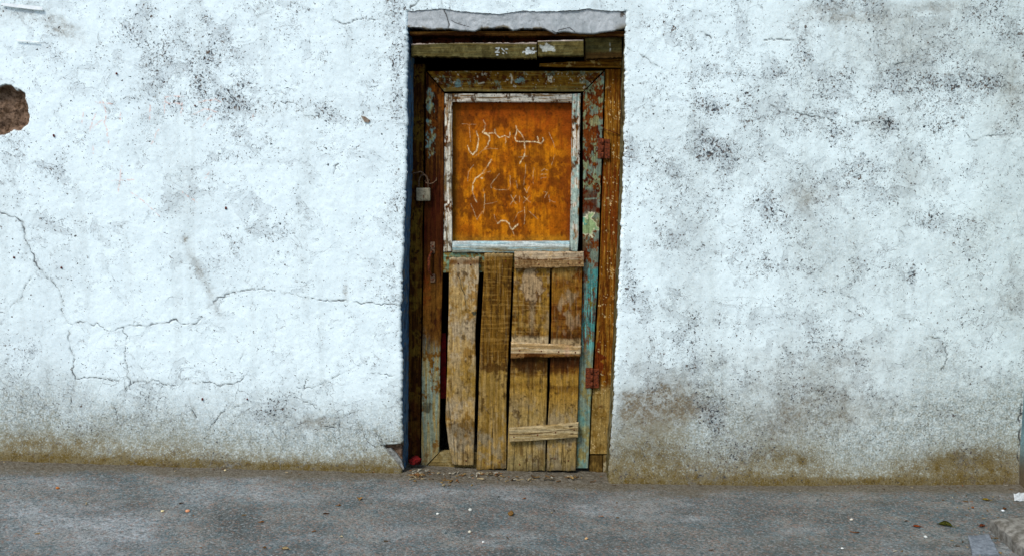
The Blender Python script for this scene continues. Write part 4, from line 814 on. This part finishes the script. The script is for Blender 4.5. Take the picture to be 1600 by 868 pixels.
add_box(bm, ((p0[0] + p1[0]) / 2, .192, (p0[2] + p1[2]) / 2), (abs(p1[0] - p0[0]) + .02, .010, abs(p0[2] - p1[2])), bevel=.003)
tag(bm_obj('red_strip', bm, M_REDCLOTH, loc=((p0[0] + p1[0]) / 2, .192, p1[2])), 'narrow red strip seen through the gap beside the leftmost plank', 'red strip')

# ------------------------------------------------------------------ side wall at the right edge
def c_side(PX, PY, G):
    n = fbm(G[..., 1] * 9, G[..., 2] * 9, 4, 2); c = mix(np.broadcast_to(lin((118, 148, 150)), G.shape), lin((98, 124, 128)), sst(.45, .65, n)); return mix(c, lin((96, 84, 62)), sst(.14, .02, G[..., 2] + .1 * (n - .5)))
zz2 = np.linspace(-.2, 3.4, 190); yy_ = np.linspace(-2.4, .012, 150); G = np.stack(np.broadcast_arrays(XC + 0 * zz2[:, None], yy_[None], zz2[:, None]), -1).copy()
G[..., 0] += .004 * (fbm(G[..., 1] * 8, G[..., 2] * 8, 3, 1) - .3)
nr, nc = G.shape[:2]; back = G.copy(); back[..., 0] = XC + .25
V3 = np.concatenate([G.reshape(-1, 3), back.reshape(-1, 3)]); q1 = grid_quads(nr, nc, True).reshape(-1, 4); q2 = grid_quads(nr, nc).reshape(-1, 4) + nr * nc
idx = np.arange(nr * nc).reshape(nr, nc); ring = np.concatenate([idx[0, :-1], idx[:-1, -1], idx[-1, :0:-1], idx[:0:-1, 0]]); q3 = np.stack([ring, np.roll(ring, -1), np.roll(ring, -1) + nr * nc, ring + nr * nc], -1)
q = np.concatenate([q1, q2, q3]); C = c_side(None, None, V3.reshape(-1, 3))
sw = mesh_np('side_wall', V3, np.full(len(q), 4), q.ravel(), M_V, attrs={'col': C}, loc=(XC + .1, -.6, 0))
tag(sw, 'grey-teal wall returning toward the viewer at the right edge', 'wall')

# ------------------------------------------------------------------ wall details
# broken plaster flap at the foot of the wall beside the door
def chunk(name, poly, yf, th_, mat, color, parent, tilt=0., rough=.004, seed=0):
    bm = bmesh.new(); P = [at(x, y, yf) for x, y in poly]; f = bm.faces.new([bm.verts.new(Vector(p)) for p in P])
    bmesh.ops.triangulate(bm, faces=[f]); bmesh.ops.subdivide_edges(bm, edges=bm.edges[:], cuts=3, use_grid_fill=True)
    bmesh.ops.triangulate(bm, faces=bm.faces[:]); bmesh.ops.subdivide_edges(bm, edges=bm.edges[:], cuts=1)
    bmesh.ops.recalc_face_normals(bm, faces=bm.faces[:])
    r = bmesh.ops.extrude_face_region(bm, geom=bm.faces[:]); vsn = [v for v in r['geom'] if isinstance(v, bmesh.types.BMVert)]
    bmesh.ops.translate(bm, verts=vsn, vec=(0, th_, 0)); bmesh.ops.recalc_face_normals(bm, faces=bm.faces[:])
    for v in bm.verts:
        n = mnoise.noise_vector(v.co * 40 + Vector((seed, 0, 0))) * rough + mnoise.noise_vector(v.co * 130) * rough * .4; v.co += n
        v.co.y += tilt * (v.co.z - float(P[0][2]))
    return bm_obj(name, bm, mat, parent)
M_PLG = plain_mat('bare_grey_plaster', (140, 142, 138), (96, 94, 86), 70, .9, 0, .003)
chunk('plaster_chip', [(603, 701), (611, 700), (620, 709), (628, 720), (631, 732), (622, 733), (612, 722)], .004, .02, M_PLG, None, wall, .05, .003, 2)['label'] = 'broken grey plaster lip at the wall foot'
# nails and an embedded chip
M_NAIL = plain_mat('red_brown_spot', (110, 34, 28), (62, 24, 20), 200, .7)
for (x, y, s_) in [(182, 115, 1.6), (84, 212, 1.8), (353, 325, 2.0), (96, 418, 1.7), (22, 402, 1.7), (316, 623, 1.8), (305, 165, 1.2), (386, 623, 1.2)]:
    bm = bmesh.new(); bmesh.ops.create_uvsphere(bm, u_segments=8, v_segments=6, radius=s_ * .0025, matrix=Matrix.Translation(Vector(at(x, y, -.003))) @ Matrix.Diagonal((1, .7, 1.2, 1)))
    for v in bm.verts: v.co += mnoise.noise_vector(v.co * 150) * .0018
    bm_obj('nail_head', bm, M_NAIL, wall, True)
chunk('embedded_chip', [(564, 181), (570, 182), (578, 188), (576, 192), (569, 190)], -.006, .012, plain_mat('chip_stone', (150, 142, 128), (110, 84, 62), 90), None, wall, 0, .001, 3)
M_PAPER = plain_mat('white_paper', (236, 240, 240), (214, 220, 220), 30, .8)
def strip(poly, yf, label):
    bm = bmesh.new(); n = len(poly) // 2; up_, lo_ = poly[:n], poly[n:][::-1]; T = []
    for (a, b) in zip(up_, lo_):
        T.append([bm.verts.new(Vector(at(*a, yf))), bm.verts.new(Vector(at(*b, yf - .001)))])
    for r0, r1 in zip(T, T[1:]): bm.faces.new((r0[0], r0[1], r1[1], r1[0]))
    bmesh.ops.recalc_face_normals(bm, faces=bm.faces[:]); bmesh.ops.solidify(bm, geom=bm.faces[:], thickness=.0012)
    tag(bm_obj('paper_strip', bm, M_PAPER, loc=at(*poly[0], yf)), label, 'paper strip', 'paper strips on the wall')
strip([(2, 5), (15, 5.5), (25, 6.2), (40, 8), (52, 9), (66, 11), (66, 16), (52, 15), (40, 13.5), (25, 12), (14, 10.5), (2, 8)], -.008, 'wider torn white paper strip in the top left corner of the wall')
strip([(24, 61.5), (32, 62.5), (45, 63.5), (61, 65), (61.5, 66.5), (45, 65), (32, 64.8), (25, 63.5)], -.007, 'thin torn white paper strip below the wider one at top left')

# ------------------------------------------------------------------ things lying on the ground
def leaf(px, py, Lm, Wm, rot, c1, c2, label, curl=.5, name='dry_leaf', cat='leaf', roll=0.):
    p = on_ground(px, py); bm = bmesh.new(); n, m = 9, 5; vs2 = []
    for i in range(n):
        t = i / (n - 1); w_ = Wm * .5 * (math.sin(math.pi * min(1, t * 1.05 + .02)) ** .8 + .04) * (1.1 - .35 * t)
        row = []
        for j in range(m):
            s_ = (j / (m - 1) - .5) * 2; x = (t - .5) * Lm; yv = s_ * w_; z = curl * abs(s_) ** 1.5 * w_ + .10 * Lm * (t - .5) ** 2 * 4 * curl
            if roll: ang = s_ * roll; yv = math.sin(ang) * w_ * .6; z = (1 - math.cos(ang)) * w_ * .6
            row.append(bm.verts.new((x, yv, z + .0012 * math.sin(7 * t + 3 * s_) + .0012)))
        vs2.append(row)
    for i in range(n - 1):
        for j in range(m - 1): bm.faces.new((vs2[i][j], vs2[i + 1][j], vs2[i + 1][j + 1], vs2[i][j + 1]))
    bmesh.ops.solidify(bm, geom=bm.faces[:], thickness=.0007)
    add_tube(bm, [(-Lm * .5, 0, .002), (-Lm * .62, .001, .002), (-Lm * .75, .003, .0015)], [.0009, .0008, .0006], 5)
    bmesh.ops.rotate(bm, verts=bm.verts, cent=(0, 0, 0), matrix=Matrix.Rotation(R(rot), 3, 'Z')); bmesh.ops.translate(bm, verts=bm.verts, vec=Vector(p) + Vector((0, 0, .0015)))
    return tag(bm_obj(name, bm, plain_mat(name + '_tint', c1, c2, 150, .8), loc=p, smooth=True), label, cat, 'dry leaves scattered on the ground')
P_ = .0022
leaf(1476, 821, 24 * P_, 16 * P_, 150, (104, 106, 26), (60, 60, 22), 'rolled olive green leaf near the stone slab', .4, roll=1.9)
leaf(1432, 823, 15 * P_, 7 * P_, 165, (176, 84, 26), (120, 56, 22), 'small orange leaf left of the rolled green leaf', .5)
leaf(1540, 781, 14 * P_, 8 * P_, 160, (176, 156, 40), (128, 96, 30), 'small yellow leaf near the right wall corner', .4)
leaf(562, 780, 10 * P_, 9 * P_, 100, (208, 172, 100), (168, 120, 58), 'curled tan leaf on the ground left of the door, nearest the wall', .8)
leaf(530, 790, 8 * P_, 5 * P_, 10, (160, 110, 52), (120, 84, 44), 'small brown leaf just left of the curled tan leaf', .6)
leaf(445, 858, 13 * P_, 8 * P_, 170, (206, 186, 140), (150, 120, 76), 'pale tan leaf at the bottom edge left of the door', .6)
leaf(413, 856, 8 * P_, 5 * P_, 140, (134, 92, 44), (96, 68, 36), 'small brown leaf beside the pale tan leaf at the bottom edge', .5)
leaf(409, 816, 8 * P_, 5 * P_, 20, (176, 116, 50), (128, 80, 36), 'small orange-brown leaf above the pale tan leaf', .5)
leaf(533, 839, 7 * P_, 5 * P_, 150, (214, 206, 176), (170, 150, 110), 'small pale leaf low on the ground between wall leaves and bottom edge', .6)
leaf(940, 807, 7 * P_, 4 * P_, 0, (206, 164, 130), (160, 110, 80), 'small pinkish leaf on the ground right of the brown nut', .5)
leaf(820, 779, 6 * P_, 4 * P_, 30, (176, 110, 50), (120, 76, 40), 'tiny orange leaf on the ground just below the planks', .5)
leaf(705, 752, 15 * P_, 4 * P_, 70, (190, 150, 76), (140, 104, 50), 'narrow tan leaf lying before the leftmost plank', .6)
leaf(583, 738, 8 * P_, 5 * P_, 0, (206, 140, 84), (150, 96, 52), 'small orange leaf at the wall foot by the broken plaster', .6)
leaf(1570, 795, 9 * P_, 6 * P_, 40, (150, 92, 40), (104, 66, 34), 'brown leaf between the white paper scrap and stone slab', .5)
leaf(1535, 822, 14 * P_, 8 * P_, 30, (140, 70, 34), (96, 52, 30), 'reddish brown leaf against the stone slab corner', .5)
def pebble(px, py, r, c1, c2, label, seed=0, squash=.65, name='pebble', cat='pebble'):
    p = on_ground(px, py); bm = bmesh.new(); bmesh.ops.create_icosphere(bm, subdivisions=3, radius=r)
    for v in bm.verts: v.co += mnoise.noise_vector(v.co * (.9 / r) + Vector((seed * 3.1, 0, 0))) * r * .35; v.co.z = v.co.z * squash
    bmesh.ops.translate(bm, verts=bm.verts, vec=Vector(p) + Vector((0, 0, r * squash * .75)))
    return tag(bm_obj(name, bm, plain_mat(name + '_tint', c1, c2, 160, .8), loc=p, smooth=True), label, cat, 'pebbles and bits scattered on the ground')
pebble(798, 804, .0115, (126, 92, 40), (84, 58, 26), 'round brown nut on the ground below the door', 1, .75, 'nut', 'nut')
pebble(735, 797, .0075, (200, 200, 190), (170, 170, 160), 'white pebble on the ground left of the brown nut', 2)
pebble(684, 803, .0055, (226, 226, 216), (190, 190, 180), 'small white pebble farther left of the brown nut', 3)
pebble(734, 831, .006, (206, 200, 180), (170, 160, 136), 'pale pebble below the white pebble, nearer the bottom edge', 4)
pebble(916, 842, .006, (206, 170, 120), (160, 120, 84), 'tan pebble at the bottom, right of the nut', 5)
pebble(293, 799, .0075, (214, 156, 116), (170, 108, 76), 'orange pebble on the far left stretch of ground, largest there', 6)
pebble(254, 799, .0055, (226, 210, 160), (190, 170, 120), 'cream pebble just left of the orange pebble', 7)
pebble(90, 763, .0065, (190, 116, 56), (140, 84, 42), 'rust-brown pebble at far left near the wall', 8)
pebble(352, 735, .0055, (226, 206, 160), (180, 160, 116), 'cream pebble touching the wall foot at left', 9)
pebble(1446, 839, .0060, (204, 206, 200), (176, 178, 172), 'white pebble below the orange leaf at right', 10)
pebble(1567, 798, .0055, (226, 230, 230), (196, 200, 200), 'white pebble near the right wall corner', 11)
pebble(1330, 812, .0055, (214, 206, 190), (180, 170, 150), 'pale pebble on the ground at right, away from the leaves', 12)
pebble(1316, 857, .0050, (220, 220, 214), (190, 190, 180), 'tiny pale pebble at the bottom edge at right', 13)
pebble(755, 847, .0045, (226, 226, 220), (196, 196, 190), 'tiny white pebble at the bottom edge below the door', 14)
pebble(1520, 793, .0055, (130, 76, 40), (96, 60, 36), 'brown pebble below the yellow leaf at right', 15)
def twig(px, py, Lm, rot, label, c=(66, 44, 26)):
    p = on_ground(px, py); bm = bmesh.new(); a = R(rot); d = Vector((math.cos(a), math.sin(a), 0)); n_ = Vector((-d.y, d.x, 0))
    add_tube(bm, [Vector(p) + d * Lm * (t - .5) + n_ * Lm * .12 * math.sin(t * 4) + Vector((0, 0, .004)) for t in (0, .2, .4, .6, .8, 1)], [.0022, .0026, .0025, .0022, .0018, .0012], 6)
    tag(bm_obj('twig', bm, plain_mat('twig_bark', c, tuple(int(v * .7) for v in c), 120), loc=p, smooth=True), label, 'twig', 'twigs on the ground')
twig(510, 803, .022, 10, 'short dark twig on the ground left of the door'); twig(1335, 832, .03, 170, 'thin brown twig on the ground left of the orange leaf', (110, 70, 40)); twig(284, 787, .018, 40, 'tiny dark twig at far left beside the orange pebble')
# white paper scrap at the corner
p = on_ground(1594, 781); bm = bmesh.new(); n = 6; vs2 = [[bm.verts.new((p[0] + (i / (n - 1) - .5) * .05 + .012 * (j / (n - 1) - .5), p[1] + (j / (n - 1) - .5) * .035, p[2] + .004 + .022 * (j / (n - 1)) + .010 * mnoise.noise(Vector((i * .7, j * .7, 3))))) for j in range(n)] for i in range(n)]
for i in range(n - 1):
    for j in range(n - 1): bm.faces.new((vs2[i][j], vs2[i + 1][j], vs2[i + 1][j + 1], vs2[i][j + 1]))
bmesh.ops.solidify(bm, geom=bm.faces[:], thickness=.001); tag(bm_obj('paper_scrap', bm, M_PAPER, loc=p), 'crumpled white paper scrap on the ground at the right wall', 'paper scrap')
# crumpled red rag in the corner by the jamb
p = np.array(at(649, 733, .09)); p[2] = float(ground_z(p[0], .05)) + .01; bm = bmesh.new(); bmesh.ops.create_icosphere(bm, subdivisions=4, radius=.022)
for v in bm.verts: v.co += mnoise.noise_vector(v.co * 45) * .010 + mnoise.noise_vector(v.co * 120) * .003; v.co.z *= .8
bmesh.ops.translate(bm, verts=bm.verts, vec=Vector(p) + Vector((0, 0, .014))); tag(bm_obj('red_rag', bm, M_REDCLOTH, loc=p, smooth=True), 'crumpled red scrap in the corner at the foot of the left jamb', 'rag')
# stone slab and slate piece, bottom right
def flat_stone(name, pts, h, mat, label, cat, rough, seed):
    P = [Vector(p) for p in pts]; base = P[0].copy(); bm = bmesh.new(); N = 22
    def bil(u, v): return (P[0] * (1 - u) + P[1] * u) * (1 - v) + (P[3] * (1 - u) + P[2] * u) * v
    top = [[None] * (N + 1) for _ in range(N + 1)]
    for i in range(N + 1):
        for j in range(N + 1):
            p = bil(i / N, j / N); e = min(i, j, N - i, N - j) / N; z = h - (.012 * (1 - min(1, e * 9)) ** 2 if rough > .002 else 0)
            nz = mnoise.noise_vector(p * 14 + Vector((seed, 0, 0))) * rough + mnoise.noise_vector(p * 55) * rough * .5
            if e == 0: nz += mnoise.noise_vector(p * 30) * rough * 1.5
            top[i][j] = bm.verts.new(p + Vector((nz.x, nz.y, z + nz.z)))
    for i in range(N):
        for j in range(N): f = bm.faces.new((top[i][j], top[i + 1][j], top[i + 1][j + 1], top[i][j + 1])); f.smooth = True
    r = [top[i][0] for i in range(N)] + [top[N][j] for j in range(N)] + [top[i][N] for i in range(N, 0, -1)] + [top[0][j] for j in range(N, 0, -1)]
    lo_ = [bm.verts.new(v.co - Vector((0, 0, h + .02))) for v in r]
    for k in range(len(r)): bm.faces.new((r[k], lo_[k], lo_[(k + 1) % len(r)], r[(k + 1) % len(r)]))
    bmesh.ops.recalc_face_normals(bm, faces=bm.faces[:])
    return tag(bm_obj(name, bm, mat, loc=base), label, cat)
M_SLAB = plain_mat('dirty_stone', (140, 136, 127), (88, 83, 74), 34, .9, 0, .004); M_SLATE = plain_mat('blue_grey_slate', (128, 134, 140), (92, 98, 104), 60, .8, 0, .002)
A_ = on_ground(1545, 827); C_ = on_ground(1591, 868); dC = (C_ - A_) / np.linalg.norm(C_ - A_); ln = .62
B_ = A_ + np.array([XC - A_[0] - .03, .06, 0]); C2 = A_ + dC * ln; C2[2] = float(ground_z(C2[0], C2[1])); B_[2] = float(ground_z(B_[0], B_[1])); D_ = C2 + (B_ - A_); D_[0] = min(D_[0], XC + .3); 
flat_stone('stone_slab', [A_, C2, D_, B_], .052, M_SLAB, 'thick dirty stone slab in the bottom right corner', 'stone slab', .004, 1)
sl = [on_ground(x, y) for x, y in [(1512, 838), (1519, 867), (1562, 868), (1545, 836)]]
flat_stone('slate_piece', sl, .006, M_SLATE, 'flat blue-grey slate fragment beside the stone slab', 'slate', .0012, 4)
# fine litter: chips and husks heaped along the doorway and corner
rs = np.random.RandomState(11); V_, F_, Cc = [], [], []
pal = [(132, 108, 66), (108, 84, 48), (146, 130, 98), (92, 68, 38), (116, 78, 44), (150, 144, 126), (70, 54, 34), (88, 78, 60)]
spots = [(rs.uniform(640, 790), 741 + abs(rs.randn()) * 5 - 2) for _ in range(80)] + [(rs.normal(657, 9), rs.normal(742, 4)) for _ in range(45)] + [(rs.uniform(790, 945), 745 + abs(rs.randn()) * 4) for _ in range(40)] + \
    [(rs.normal(705, 12), rs.normal(752, 4)) for _ in range(16)] + [(rs.uniform(1480, 1600), rs.uniform(752, 868)) for _ in range(70)] + [(rs.uniform(0, 1600), rs.uniform(755, 868)) for _ in range(45)] + [(rs.uniform(0, 1590), 0) for _ in range(60)]
for (x, y) in spots:
    if y == 0: y = float(_base(x)) + abs(rs.randn()) * 5 + 2
    p = on_ground(x, y); s_ = rs.choice([.0016, .0022, .003, .0045]) * rs.uniform(.8, 1.2) * (1.25 if x < 960 and x > 630 and y < 760 else .8); a = rs.uniform(0, 6.28); el = rs.uniform(1, 2.6)
    B3 = np.array([[-1, -.6, 0], [1, -.5, .1], [.9, .6, 0], [-1.1, .5, .2], [-.8, -.4, .9], [.8, -.4, .8], [.7, .4, 1.0], [-.9, .4, .7]]) * np.array([el, 1, .8]) * s_ * (1 + .25 * rs.randn(8, 3))
    rot_ = np.array([[math.cos(a), -math.sin(a), 0], [math.sin(a), math.cos(a), 0], [0, 0, 1]]); n0 = len(V_) * 8; V_.append(B3 @ rot_.T + p + np.array([0, 0, .0015 + (.003 if y < 748 and 645 < x < 945 and p[1] > -.03 else 0)]))
    F_ += [[n0 + k for k in f] for f in ((0, 3, 2, 1), (4, 5, 6, 7), (0, 1, 5, 4), (1, 2, 6, 5), (2, 3, 7, 6), (3, 0, 4, 7))]
    Cc.append(np.tile(lin(pal[rs.randint(len(pal))]), (8, 1)))
lt = mesh_np('litter', np.concatenate(V_), np.full(len(F_), 4), np.array(F_).ravel(), M_V, smooth=np.zeros(len(F_), bool), attrs={'col': np.concatenate(Cc)})
lt['kind'] = 'stuff'; lt['label'] = 'fine dry chips and grit littered along the wall foot and doorway'; lt['category'] = 'litter'
